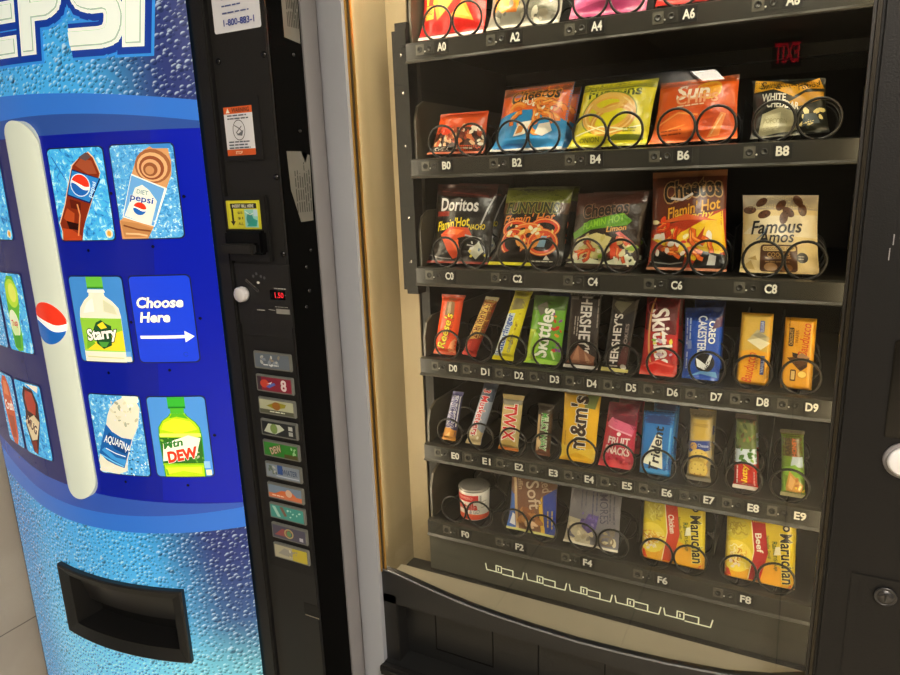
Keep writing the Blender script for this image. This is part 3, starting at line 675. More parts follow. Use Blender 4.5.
# selection buttons
bp = MB(); bp.box(-.296, -.1805, -.2862, -.285, .738, 1.222, BLACK2, .0005); part(bp, 'button_plate', soda)
def btn_art(i, p):
    if i == 0: p.r(0, 0, 1, 1, '#5c6672'); p.blobs(16, .1, .15, .9, .85, .002, .006, ['#a9adaa', '#7d8894', '#8a8270', '#c2c6c6'], 1); p.lines(.55, .22, .05, 1, .003, .002, '#cdd2d4')
    elif i == 1: p.r(0, 0, 1, 1, '#7c2034'); p.r(0, 0, .12, 1, '#3a2a34'); p.e(.22, .5, .011, .008, '#b5402c'); p.p([(.25, .3), (.5, .65), (.55, .5), (.35, .2)], '#4a63b4'); p.p([(.3, .5), (.45, .7), (.4, .5)], '#d4d4dc'); p.t('8', .78, .5, .014, .022, '#cfc2c4', off=.03)
    elif i == 2: p.r(0, 0, 1, 1, '#a8ac92'); p.p([(.2, .55), (.5, .9), (.8, .8), (.75, .55), (.45, .35)], '#86821e'); p.e(.5, .6, .010, .008, '#8a5a22'); p.r(0, 0, 1, .28, '#4c4f40'); p.lines(.6, .15, .05, 1, .003, .002, '#d8dccb')
    elif i == 3: p.r(0, 0, 1, 1, '#24282a'); p.p([(.05, .2), (.2, .85), (.55, .85), (.68, .55), (.4, .1)], '#b9c2b2'); p.e(.36, .5, .009, .010, '#6f8a4c'); p.r(.80, .55, .92, .85, '#b4b8b4'); p.r(.80, .15, .92, .45, '#a2a6a2')
    elif i == 4: p.r(0, 0, 1, 1, '#2f7a2c'); p.r(.6, 0, 1, .3, '#4c4a24'); p.t('DEW', .35, .5, .028, .014, '#b8a890', rot=20, off=.03, out=('#6a2c24', .05)); p.blobs(6, .78, .2, .95, .8, .002, .004, ['#8cc08a'], 2)
    elif i == 5: p.r(0, 0, 1, 1, '#7b8794'); p.r(.34, .3, .5, 1, '#33508c'); p.blobs(8, .02, .1, .3, .9, .003, .006, ['#a6aca4', '#5a6a5c'], 3); p.t('WATER', .72, .55, .036, .011, '#3c4c6c'); p.r(.3, .12, .98, .2, '#a9b4c6')
    elif i == 6: p.r(0, 0, 1, 1, '#6e8298'); p.r(0, .02, 1, .36, '#c2704a'); p.p([(.15, .3), (.4, .65), (.7, .7), (.85, .35)], '#c8693a'); p.e(.62, .55, .008, .008, '#c8a890'); p.lines(.35, .2, .04, 1, .003, .002, '#e2c8b4')
    elif i == 7: p.r(0, 0, 1, 1, '#3f8f88'); p.p([(.05, .9), (.2, .1), (.3, .1), (.15, .9)], '#9ac4bc'); p.p([(.28, .9), (.42, .2), (.5, .3), (.38, .95)], '#7a5a4c'); p.blobs(7, .5, .2, .95, .8, .002, .004, ['#a8d2c8'], 4)
    elif i == 8: p.r(0, 0, 1, 1, '#4b4a5c'); p.p([(.05, .2), (.3, .8), (.6, .7), (.5, .2)], '#8a4a4c'); p.ring(.5, .5, .010, .009, .003, '#a89a68'); p.e(.5, .5, .006, .006, '#5a8a5c'); p.r(.82, .12, .93, .4, '#a8a8b4')
    else: p.r(0, 0, 1, 1, '#a8a48c'); p.r(.55, 0, 1, 1, '#b4a63a'); p.p([(.1, .3), (.3, .85), (.6, .7), (.5, .2)], '#8f8f88'); p.blobs(8, .3, .2, .7, .8, .002, .004, ['#c9c8b8', '#8a8a80', '#d2c65a'], 6)
bl_ = ['grey and white drink button, topmost', 'dark red drink button', 'pale green and gold drink button', 'black and white drink button', 'bright green drink button', 'grey-blue drink button', 'orange drink button', 'teal drink button', 'purple-grey drink button', 'yellow drink button, lowest']
for i, z1 in enumerate([1.194, 1.149, 1.104, 1.060, 1.017, .972, .928, .885, .841, .797]):
    bb = MB(); x0, x1, z0 = -.276, -.1865, z1-.0335
    bb.box(x0, x1, -.292, -.286, z0, z1, M('#6a6c68', .35, name='grey_button_rim'), .0015)
    pr = Print(x1-x0-.008, .0335-.007, lambda h: M(h, .3, name='button_print_'+h.lstrip('#')), h0=.0004); btn_art(i, pr)
    pr.apply(bb, lambda X, Y, h: (x0+.004+X, -.292-h, z0+.0035+Y)); part(bb, 'selection_button', soda, bl_[i])
lk = MB()
lk.box(-.216, -.179, -.2858, -.285, .646, .672, M('#020202', .6, name='slot_opening')); lk.box(-.214, -.179, -.2865, -.2855, .644, .6465, STEEL); part(lk, 'lock_slot', soda)
# data plates stuck to the right side of the door
def plate(poly, label, rot):
    ys, zs_ = [p[0] for p in poly], [p[1] for p in poly]; y0, y1, z0, z1 = min(ys), max(ys), min(zs_), max(zs_); W, H = y1-y0, z1-z0
    pr = Print(W, H, lambda h: M(h, .38, metal=.3, name='plate_'+h.lstrip('#')), h0=.0004); pr.p([((a-y0)/W, (c-z0)/H) for a, c in poly], '#77766f')
    for i in range(7):
        u = .28+.10*i
        pr.lines(u, .5, H*.72, 1, .004, .0022, '#33322e', rot=90, seed=i+11)
    mb = MB(); pr.apply(mb, lambda X, Y, h: (-.180+h, y0+X, z0+Y)); part(mb, 'data_plate', soda, label)
plate([(-.261, 1.551), (-.258, 1.485), (-.238, 1.428), (-.203, 1.429), (-.199, 1.545), (-.205, 1.546), (-.213, 1.530), (-.222, 1.551)], 'torn silvery data plate on the side of the door', 90)
plate([(-.241, 1.737), (-.200, 1.732), (-.198, 1.90), (-.241, 1.90)], 'silvery data plate high on the side of the door', 90)

# ------------------------------------------------------------------ snack machine
snack = empty('snack_vending_machine', (.40, .1, 0), 'black snack vending machine with a tall glass front and shelves of snacks', 'vending machine')
ZL = dict(A=1.7335, B=1.5195, C=1.3045, D=1.1122, E=.9170, F=.7352)
YT = dict(A=0, B=0, C=0, D=0, E=0, F=0); XT = dict(A=0, B=.0016, C=0, D=.001, E=-.001, F=-.002)
TX0, TX1 = -.078, .716
b = MB()
b.box(-.172, -.163, -.105, .62, .08, 2.02, M('#2b2b2c', .4, name='dark_side_panel')); b.box(.995, 1.0, -.13, .62, .08, 2.02, BLACK2)
b.box(-.163, 1.0, .58, .62, .08, 2.02, BLACK2); b.box(-.163, 1.0, -.1, .58, 1.985, 2.02, BLACK2); b.box(-.163, 1.0, -.1, .58, .08, .12, BLACK2)
b.box(.735, .76, -.10, .58, .12, 1.985, BLACK2)
DARK = M('#0d0d0c', .6, vary=.3, bscale=12, name='dark_interior_liner')
b.box(-.160, .735, .55, .575, .12, 1.985, DARK); b.box(-.106, -.086, .055, .55, .60, 1.985, DARK); b.box(.722, .735, .055, .55, .60, 1.985, DARK)
b.box(-.16, .735, .0, .55, .56, .600, DARK)
for x in (-.1, .93):
    for y in (-.05, .52): b.lathe([(.03, 0), (.03, .08)], (x, y, 0), (0, 0, 1), BLACK2, 16)
part(b, 'cabinet', snack)
b = MB(); b.box(-.163, -.158, -.10, .055, .60, 1.985, BEIGE); b.box(-.158, -.110, .050, .0549, .60, 1.985, BEIGE); part(b, 'side_liner', snack, 'cream inner side wall at the left')
b = MB(); b.box(.722, .734, -.10, .055, .60, 1.985, BEIGE); part(b, 'side_liner', snack, 'cream inner side wall at the right')
b = MB()
UPR = M('#050505', .6, spec=.25, name='matt_black_upright'); b.box(-.106, -.080, -.004, .03, 1.262, 1.788, UPR); b.box(-.116, -.106, .0, .012, 1.27, 1.775, UPR); b.box(-.090, -.078, -.012, .0, 1.745, 1.775, UPR)
for z in (1.33, 1.42, 1.56, 1.66, 1.73): b.lathe([(.0035, 0), (.002, .002)], (-.093, -.004, z), (0, -1, 0), STEEL, 8)
part(b, 'shelf_upright', snack)
b = MB(); b.box(.7185, .7215, .0, .03, .62, 1.9, BLACK2); part(b, 'shelf_upright', snack)
# arch of the lower frame
arch = [(-.118, .694), (-.075, .690), (-.042, .684), (.021, .673), (.082, .664), (.139, .659), (.22, .655), (.31, .653), (.39, .656), (.47, .661), (.567, .672), (.63, .688), (.690, .712)]
b = MB()
poly = [(x, z) for x, z in arch] + [(.690, .628), (-.118, .618)]
b.prism(poly, 'y', -.149, -.133, M('#1d1e20', .38, bump=.08, bscale=300, name='charcoal_door_plastic'))
b.box(-.118, .690, -.16, -.10, 1.93, 2.02, BLACK)
b.box(.690, 1.0, -.155, -.10, .10, 2.02, M('#101011', .45, spec=.3, bump=.1, bscale=420, name='black_control_column'), .004)
b.box(-.118, -.083, -.149, -.10, .10, .640, BLACK, .002); b.box(.655, .69, -.149, -.10, .10, .640, BLACK, .002)
b.box(-.118, .69, -.165, -.10, .10, .478, M('#1b1c1d', .4, bump=.08, bscale=300, name='lower_door_plastic'), .004)
b.box(-.118, .69, -.182, -.16, .455, .480, BLACK, .006)
part(b, 'door', snack)
b = MB(); pts = [(x, -.1495, z+.0012) for x, z in arch]; b.tube(pts, .0022, M('#8f9296', .25, metal=.6, name='bright_lip')); part(b, 'frame_lip', snack, 'thin bright lip along the bottom of the glass')
b = MB()
N = 10; prof = [(-.1797, -.136)] + [(-.1797+.0632*(1-math.cos(PI/2*i/N)), -.146-.015*math.sin(PI/2*i/N)) for i in range(N+1)] + [(-.1165, -.136)]
b.prism(prof, 'z', .10, 2.02, SILVER); b.mi = [b.mi[0]]*len(b.mi); part(b, 'door_post', snack, 'silver-grey rounded post at the left of the glass')
b = MB(); b.box(-.1163, -.1135, -.152, -.145, .69, 1.93, GOLD); b.box(-.1133, -.1105, -.149, -.143, .69, 1.93, M('#2a241a', .4, name='dark_gasket')); b.box(-.1103, -.1085, -.146, -.141, .69, 1.93, GOLD)
part(b, 'glass_gasket', snack, 'edging strips at the left of the glass, tinted gold for lamp light')
b = MB(); b.box(.6845, .6895, -.150, -.136, .71, 1.93, BRONZE); b.box(.680, .684, -.147, -.136, .70, 1.93, M('#1a1712', .4, name='dark_seal')); part(b, 'glass_gasket', snack, 'bronze edging strips at the right of the glass')
b = MB(); b.prism([(x, z+.002) for x, z in [(.6795, .71), (.6795, 1.93), (-.1078, 1.93), (-.1078, .70)] + arch[2:-2]], 'y', -.142, -.1375, GLASS); part(b, 'glass_pane', snack)
b = MB(); b.box(-.155, .70, -.131, -.012, .612, .618, M('#958c7a', .5, vary=.2, bscale=9, name='inner_sill_metal')); part(b, 'inner_sill', snack)  # sill tone lightened to stand in for the floor's reflection
# chute panel with white bracket lines that glow faintly themselves
b = MB(); b.box(-.084, .715, .004, .010, .618, .708, M('#46453d', .45, vary=.3, bscale=20, name='chute_panel'))  # panel colour raised to imitate the floor mirrored in the glass
pr = Print(.799, .072, lambda h: M(h, .5, emit=.25, name='glowing_white_lines'), h0=.0005); W_ = .0026
for i in range(5):
    u0 = (.056+.0955*i+.084)/.799; du = .090/.799
    q = lambda a, v: (u0+a*du, v)
    pr.st([q(0, .66), q(.03, .45), q(.30, .45)], W_, '#e8ecd0'); pr.st([q(.28, .45), q(.28, .66), q(.42, .66), q(.42, .45), q(.28, .45)], W_, '#e8ecd0'); pr.st([q(.34, .5), q(.34, .6)], W_, '#e8ecd0')
    pr.st([q(.44, .62), q(.72, .62), q(.72, .42), q(.44, .42)], W_, '#e8ecd0')
    pr.st([q(.72, .42), q(.96, .42), q(1., .66)], W_, '#e8ecd0')
pr.apply(b, lambda X, Y, h: (-.084+X, .004-h, .618+Y)); part(b, 'chute_panel', snack, 'dark panel below the lowest shelf with faintly glowing white bracket lines')
# delivery flap in its recess
b = MB(); FLP = M('#191a1b', .35, bump=.08, bscale=300, name='flap_black_plastic')
b.box(-.083, .655, -.112, -.102, .480, .628, FLP)
for x0 in (-.012, .22, .45):
    for a in ((x0, x0+.135, .594, .596), (x0, x0+.135, .506, .508), (x0, x0+.002, .508, .594), (x0+.133, x0+.135, .508, .594)): b.box(a[0], a[1], -.1135, -.112, a[2], a[3], UPR)
part(b, 'delivery_flap', snack, 'black delivery flap with an embossed rectangle')
# control column on the right
b = MB(); b.box(.745, .985, -.158, -.155, 1.128, 1.266, GLOSSB, .001); part(b, 'display_window', snack)
b = MB(); b.box(.725, .985, -.1565, -.155, .60, .912, M('#101011', .45, spec=.3, bump=.1, bscale=420, name='black_control_column'), .0008); part(b, 'lock_plate', snack)
b = MB(); b.lathe([(.0150, 0), (.0150, .003), (.0125, .0045), (.0120, .0035), (.0105, .0035), (.0100, .0045), (.0002, .0045)], (.770, -.1566, .885), (0, -1, 0), M('#4d4d4f', .25, metal=.8, name='lock_metal'), 24)
b.box(.7690, .7710, -.1625, -.161, .880, .890, BLACK2); part(b, 'lock', snack)
b = MB(); b.lathe([(.026, 0), (.026, .003), (.022, .005)], (.772, -.155, 1.096), (0, -1, 0), GREY, 28); b.lathe([(.021, .004), (.021, .009), (.017, .0115), (.0002, .012)], (.772, -.155, 1.096), (0, -1, 0), M('#e6e6ea', .3, name='white_button'), 28); part(b, 'return_button', snack, 'round white button with a grey ring')
b = MB()
for x, z, l in ((.7255, 1.372, .016), (.7285, 1.392, .014), (.736, 1.40, .01)): b.box(x, x+.0012, -.1556, -.155, z, z+l, M('#8a8a8c', .5, name='scratch'))
part(b, 'scuff_mark', snack)
# lamps inside the door
tube = M('#fff0d2', .4, emit=LED_TOP, name='lit_tube')
b = MB(); b.lathe([(.012, 0), (.012, .78)], (-.11, -.085, 1.955), (1, 0, 0), tube, 12); part(b, 'lamp_tube', snack, 'lit tube above the top shelf')
tube2 = M('#ffeccc', .4, emit=LED_SIDE, name='lit_strip')
b = MB(); b.box(-.156, -.146, -.0985, -.0945, .70, 1.90, tube2); part(b, 'lamp_strip', snack, 'lit strip inside the left door post')
tube3 = M('#ffe6b8', .4, emit=LED_SIDE*.8, name='fill_strip_right')  # unseen strip, added to even out the light on the shelves
b = MB(); b.box(.704, .714, -.0985, -.0945, .70, 1.90, tube3); part(b, 'lamp_strip', snack, 'added unseen lit strip inside the right door post')

# ---- shelves
def helix_pts(r=.0300, turns=3, pitch=.082):
    P = []
    for t in range(turns):
        for i in range(25):
            a = -PI/2+2*PI*i/24*.985; P.append((r*math.cos(a), t*pitch+.004*i/24, r+.0026+r*math.sin(a)))
        for i in range(1, 6): P.append((0, t*pitch+.004+(pitch-.004)*i/6, .0026))
    return P[:-5]
hb = MB(); hb.tube(helix_pts(), .0023, WIRE); hm = hb.build('coil'); COIL = hm.data; bpy.data.objects.remove(hm)
DIV = M('#1c1b18', .35, vary=.35, bscale=14, name='divider_plastic'); PLATE = M('#4a4438', .35, vary=.3, bscale=18, name='side_plate_plastic')
DISC = M('#24231f', .4, name='roller_face'); DISC2 = M('#55534a', .4, name='roller_plate'); DARKR = M('#151514', .5, name='dark_hole')
def shelf(row):
    zl, y0, xo = ZL[row], YT[row], XT[row]; wide = row in 'ABCF'; zf = zl+.0125
    W0 = Vector((.40, .1, 0))
    t = bpy.data.objects.new('snack_shelf', None); COL.objects.link(t); t.parent = snack; t.location = Vector((.32, y0, zf))-W0; t['label'] = {'A': 'top shelf', 'B': 'second shelf', 'C': 'third shelf', 'D': 'fourth shelf of narrow columns', 'E': 'fifth shelf of narrow columns', 'F': 'lowest shelf'}[row]
    b = MB(); b.box(TX0, TX1, y0, y0+.50, zf-.004, zf, TRAY); b.box(TX0, TX1, y0+.48, y0+.50, zf-.03, zf-.004, TRAY); part(b, 'shelf_floor', t)
    b = MB()
    b.prism([(y0, zf+.003), (y0-.004, zf+.003), (y0-.012, zl+.0135), (y0-.012, zl-.017), (y0-.017, zl-.021), (y0-.015, zl-.023), (y0-.006, zl-.019), (y0-.006, zl+.006), (y0, zf-.005)], 'x', TX0, TX1, RAIL)
    part(b, 'price_rail', t); rail = t.children[-1]
    n = 5 if wide else 10; step = .146 if wide else .073
    for c in range(n):
        x = xo+c*step+(.019 if row == 'F' and c == 0 else 0); num = c*2 if wide else c
        b = MB(); b.box(x-.0135, x+.0135, y0-.0136, y0-.012, zl-.0115, zl+.0110, M('#0d0d0d', .4, name='black_tag'))
        pr = Print(.027, .023, lambda h: M(h, .45, name='white_tag_lettering'), h0=.0004); pr.t(row+str(num), .5, .5, .0185, .0150, '#d6d6ce', off=.03)
        pr.apply(b, lambda X, Y, h: (x-.0135+X, y0-.0136-h, zl-.0115+Y)); part(b, 'selection_tag', t)
        b = MB(); k = 1 if wide else .92
        for dx in (-.047*k, -.026*k):
            b.box(x+dx-.0085*k, x+dx+.0085*k, y0-.0132, y0-.012, zl-.009, zl+.009, DISC2 if dx < -.04 else DISC); b.lathe([(.0055, 0), (.0055, .0008), (.0035, .0008), (.0035, .0002)], (x+dx, y0-.0132, zl), (0, -1, 0), DARKR, 14)
        b.lathe([(.0014, 0), (.0010, .001)], (x-.0365*k, y0-.0122, zl-.004), (0, -1, 0), M('#c9c9c2', .4, name='white_dot'), 8)
        part(b, 'roller', t)
        xs = (x-.016, x+.046) if wide else (x-.020,)
        for xc in [q-(.019 if row == 'F' and c == 0 else 0) for q in xs]:
            o = bpy.data.objects.new('coil', COIL); COL.objects.link(o); o.parent = t; o.location = (xc-.32, .0005, .0)
        if c:
            xd = x-(.0675 if wide else (.067 if c < 8 else .058)); b = MB(); hgt = .075 if wide else .055
            b.prism([(y0+.083, zf+.0005), (y0+.475, zf+.0005), (y0+.475, zf+hgt), (y0+.10, zf+hgt), (y0+.083, zf+hgt-.03)], 'x', xd-.0012, xd+.0012, DIV); part(b, 'divider', t)
    for xd in (TX0+.003, TX1-.003):
        b = MB(); hgt = .115 if wide else .085
        b.prism([(y0+.004, zf+.0005), (y0+.48, zf+.0005), (y0+.48, zf+hgt), (y0+.04, zf+hgt), (y0+.015, zf+hgt-.012), (y0+.004, zf+hgt-.04)], 'x', xd-.0025, xd+.0025, PLATE); part(b, 'side_plate', t)
for r in 'ABCDEF': shelf(r)

# ------------------------------------------------------------------ packets
LEAN = math.radians(10); GROUPS = dict(A='bags on the top shelf', B='bags on the second shelf', C='bags on the third shelf', D='sweets on the fourth shelf', E='sweets on the fifth shelf', F='food on the lowest shelf')
def packet(name, key, quad, T, base, art, label, cat='snack bag', kind='pillow', seed=0, dy=0., seal=.16, back=None, wob=1.):
    row = key[0]; z0 = ZL[row]+.0125+.0054; y0 = YT[row]+.0092+T/2+(.0025 if kind == 'pillow' else 0)
    xb = (quad[0][0]+quad[1][0])/2; s0 = min(quad[0][1], quad[1][1]); lift = .0005
    BL, BR, TR, TL = [(q[0]-xb, q[1]-s0+lift) for q in quad]
    W = (math.dist(BL, BR)+math.dist(TL, TR))/2; H = (math.dist(BL, TL)+math.dist(BR, TR))/2
    R = random.Random(seed+hash(key) % 1 + sum(map(ord, key))); ph = [R.uniform(0, 6.28) for _ in range(6)]
    def prof(u, v):
        if kind == 'pillow':
            a = max(0., 1-abs(2*u-1)**2.2)**.75; w = (min(v, 1-v)-.02)/max(seal, .02); bq = max(0., min(1., w)); bq = bq*bq*(3-2*bq); q = a*bq*(.72+.28*math.sin(PI*v))
        elif kind == 'bar':
            a = max(0., 1-abs(2*u-1)**3.2)**.55; w = (min(v, 1-v)-.05)/.06; bq = max(0., min(1., w)); bq = bq*bq*(3-2*bq); q = a*bq
        else:
            a = max(0., 1-abs(2*u-1)**9)**.5; w = (min(v, 1-v))/.05; bq = max(0., min(1., w))**.5; q = a*bq
        return q
    def surf(u, v, side, h):
        x = (BL[0]*(1-u)+BR[0]*u)*(1-v)+(TL[0]*(1-u)+TR[0]*u)*v; s = (BL[1]*(1-u)+BR[1]*u)*(1-v)+(TL[1]*(1-u)+TR[1]*u)*v
        q = prof(u, v); wr = 0
        if kind == 'pillow': wr = wob*T*.06*(math.sin(u*9+ph[0]+v*3)*math.sin(v*7+ph[1])+.6*math.sin(u*17+ph[2])*(1-min(1, min(v, 1-v)*3)))*min(1, q*3)
        # side edges pinch in where the packet is fat
        if kind != 'box': x += (BL[0]+BR[0]+(TL[0]+TR[0]-BL[0]-BR[0])*v)/2*0 + (0.5-u)*2*W*(.02*math.sin(PI*v) if kind == 'pillow' else .055*min(1, max(0, min(v, 1-v)-.03)/.07))
        sealw = .0010*math.sin(u*14+ph[3])*(1 if kind == 'pillow' else .4)*max(0, 1-min(v, 1-v)*12)
        if kind == 'pillow': sealw -= FL*max(0, 1-v/.22)**1.6
        y = -side*(T*.5*q+wr+.0006)+sealw-(h if side > 0 else -h)
        return (x, y, s)
    FL = min(.014, T*.33); mb = MB(); nu, nv = (36, 56) if kind == 'pillow' else (18, 40); bm_ = foil(base) if isinstance(base, str) else base; bk = foil(back) if back else bm_
    V = []; F = []
    for j in range(nv+1):
        for i in range(nu+1): V.append(surf(i/nu, j/nv, 1, 0))
    for j in range(nv):
        for i in range(nu): a = j*(nu+1)+i; F.append((a, a+1, a+nu+2, a+nu+1))
    mb.add(V, F, bm_, True)
    V = [surf(i/nu, j/nv, -1, 0) for j in range(nv+1) for i in range(nu+1)]; mb.add(V, [f[::-1] for f in F], bk, True)
    for fn in (lambda t, s: surf(0, t, s, 0), lambda t, s: surf(1, t, s, 0), lambda t, s: surf(t, 0, s, 0), lambda t, s: surf(t, 1, s, 0)):
        V = [fn(k/30, s) for k in range(31) for s in (1, -1)]; mb.add(V, [(2*k, 2*k+1, 2*k+3, 2*k+2) for k in range(30)], bm_, False)
    pr = Print(W, H, foil, h0=.0008, dh=.00003); pr.bold = .5; art(pr)
    pr.apply(mb, lambda X, Y, h: surf(X/W, Y/H, 1, h), .0036 if kind == 'pillow' else .004)
    o = mb.build(name); o.location = (xb, y0+dy, z0); o.rotation_euler = (-LEAN, 0, 0)
    tag(o, label, cat, GROUPS[row]); return o
def behind(o, dy, label, dx=0., dz=0.):
    c = o.copy(); COL.objects.link(c); c.scale.x = .86; c.location = (o.location.x+dx, o.location.y+dy, o.location.z+dz); c['label'] = label; return c

# ---- A: top shelf
def A0(p):
    p.r(0, 0, 1, 1, '#d4241c'); p.t('FRITOS', .5, .42, .11, .026, '#f2c93a', off=.05, out=('#7a1410', .04))
    for q in ([(.30, .18), (.62, .40), (.20, .46)], [(.50, .20), (.86, .14), (.72, .36)], [(.22, .40), (.52, .55), (.30, .60)], [(.60, .40), (.9, .5), (.66, .58)]): p.p(q, '#ef9a34')
    for q in ([(.34, .22), (.56, .38), (.28, .42)], [(.56, .22), (.8, .18), (.7, .31)]): p.p(q, '#f6b552')
    p.r(.10, .20, .24, .34, '#f0b038'); p.t('BIG', .17, .27, .012, .008, '#a82018'); p.r(0, 0, 1, .035, '#e8e2da'); p.r(0, .035, 1, .05, '#8c1410')
def A2(p):
    p.r(0, 0, 1, 1, '#8c897c'); p.p([(.08, .16), (.42, .14), (.50, .34), (.40, .5), (.05, .5)], '#e08a24'); p.p([(.14, .22), (.34, .18), (.40, .32), (.18, .36)], '#f0b65a'); p.p([(.26, .15), (.42, .14), (.40, .24)], '#b8641c'); p.p([(.5, .16), (.98, .10), (1, .3), (.55, .34)], '#6b6858')
    p.blobs(22, .05, .04, .98, .24, .004, .010, ['#b9b4a2', '#6a675c', '#8c8470', '#d2ccb8'], 2); p.blobs(14, .6, .2, 1, .6, .005, .011, ['#5c594e', '#a8a392', '#75725f'], 3)
    p.t('Ruffles', .5, .80, .11, .026, '#e8e4d6', off=.04); p.r(0, 0, 1, .03, '#c9c4b4')
def A4(p):
    p.r(0, 0, 1, 1, '#c85a86'); p.p([(.1, .22), (.9, .35), (1, .6), (0, .6)], '#e08aa8'); p.blobs(9, .2, .28, .95, .6, .007, .014, ['#e9d0a8', '#dcb98a', '#f0dcc0'], 5); p.p([(0, .0), (1, .0), (1, .1), (.4, .13), (0, .08)], '#a83a68')
    p.t('POPCORN', .5, .8, .09, .022, '#f4e8ea', off=.04)
def A6(p):
    p.r(0, 0, 1, 1, '#c92a20'); p.p([(.1, .16), (.8, .22), (.95, .5), (.2, .46)], '#e4563a'); p.blobs(7, .25, .2, .85, .5, .008, .015, ['#efb56a', '#e69a48'], 6); p.r(0, 0, 1, .05, '#a81c16'); p.t('LAYS', .5, .78, .08, .03, '#f4d23c', off=.05)
packet('snack_bag', 'A0', [(-.068, .005), (.069, .004), (.074, .185), (-.066, .185)], .040, '#d4241c', A0, 'red corn chip bag with orange chips, at the left end of the top shelf')
packet('snack_bag', 'A2', [(.077, .005), (.216, .003), (.222, .185), (.083, .185)], .040, '#8c897c', A2, 'grey chip bag with an orange patch on the top shelf')
packet('snack_bag', 'A4', [(.234, .005), (.365, .003), (.369, .185), (.238, .185)], .038, '#c85a86', A4, 'pink snack bag on the top shelf')
packet('snack_bag', 'A6', [(.380, .006), (.508, .003), (.512, .185), (.384, .185)], .038, '#c92a20', A6, 'red snack bag second from the right on the top shelf')

# ---- B: second shelf
def B0(p):
    p.r(0, 0, 1, 1, '#d8521c'); p.p([(0, 0), (1, 0), (1, .5), (.7, .62), (.3, .62), (0, .4)], '#3a2018'); p.blobs(60, .05, .22, .98, .66, .004, .0085, ['#e9dcc0', '#b4522c', '#8a3018', '#d9a878', '#c46a3a', '#f0e4cc', '#5a2416'], 11)
    p.p([(0, .05), (.55, .05), (.5, .18), (0, .18)], '#15110f'); p.t('CHEX', .25, .115, .030, .006, '#ece4d4', off=.03); p.r(0, 0, 1, .05, '#c96a4a'); p.e(.28, .56, .013, .010, '#d83c1c'); p.r(0, .92, 1, 1, '#c2441a'); p.lines(.7, .12, .05, 1, .004, .0022, '#d8ccb8', seed=3)
def B2(p):
    p.r(0, 0, 1, 1, '#2a8fd0'); p.p([(0, .52), (.35, .62), (.7, .60), (1, .42), (1, 1), (0, 1)], '#e2641c'); p.p([(0, .86), (1, .88), (1, 1), (0, 1)], '#7a4a34')  # brown top edge: shade of the shelf above put into the print
    p.t('Cheetos', .52, .83, .096, .026, '#1d1512', off=.06, rot=4, sh=.1, out=('#f0a03c', .08), arc=.004); p.t('PUFFS', .53, .73, .050, .011, '#f2e2c4', off=.04, rot=4, out=('#8a3410', .03))
    for a in ((.30, .62, 20, 200), (.62, .66, -10, 170), (.72, .50, 40, 230), (.45, .45, 200, 350), (.80, .42, 0, 150), (.65, .34, 180, 330)): p.ring(a[0], a[1], .014, .011, .009, '#ef8a2c', a0=a[2], a1=a[3], n=10); p.ring(a[0], a[1], .015, .012, .003, '#f8b052', a0=a[2]+20, a1=a[3]-30, n=8)
    p.puffs(6, .3, .42, .9, .72, .030, .008, '#ee8228', '#fbb860', 5); p.p([(.30, .22), (.36, .42), (.55, .44), (.48, .24)], '#e6e2d2'); p.p([(.33, .25), (.37, .37), (.46, .38), (.43, .27)], '#c9823c'); p.p([(.62, .24), (.66, .38), (.80, .40), (.84, .28), (.72, .20)], '#ece6d8'); p.blobs(10, .5, .5, .95, .7, .003, .006, ['#f0ecdc', '#e8a04a'], 4)
    p.p([(0, .03), (.25, .12), (.5, .10), (.4, .03)], '#1a6cae'); p.r(0, 0, 1, .04, '#d8d4c8')
def B4(p):
    p.r(0, 0, 1, 1, '#d9cf1e'); p.p([(0, .88), (1, .86), (1, 1), (0, 1)], '#8a8a2a'); p.t('Funyuns', .48, .80, .098, .022, '#3c4a16', off=.06, out=('#e0dc4a', .06))  # olive top edge holds the upper shelf's shade as colour
    p.ring(.45, .50, .043, .030, .012, '#e8b24a', n=30); p.ring(.45, .50, .043, .030, .003, '#f3d482', n=30); p.ring(.45, .50, .050, .037, .0024, '#7a8a1c', n=30); p.ring(.52, .40, .036, .022, .011, '#dca03c', n=26, rot=14); p.ring(.52, .40, .036, .022, .003, '#f0c878', n=26, rot=14); p.ring(.42, .66, .026, .014, .008, '#e6b858', n=20)
    p.st([(.05, .20), (.40, .30), (.75, .24)], .0022, '#f2f0c4'); p.st([(.2, .34), (.5, .2), (.9, .3)], .002, '#f6f2b0'); p.p([(.5, .10), (.95, .08), (.95, .16), (.6, .18)], '#6f7c1a'); p.lines(.8, .24, .03, 2, .005, .002, '#8a8a24', seed=3); p.t('ONION', .27, .11, .036, .008, '#6a7a18', off=.02); p.r(0, 0, 1, .035, '#a8a83a')
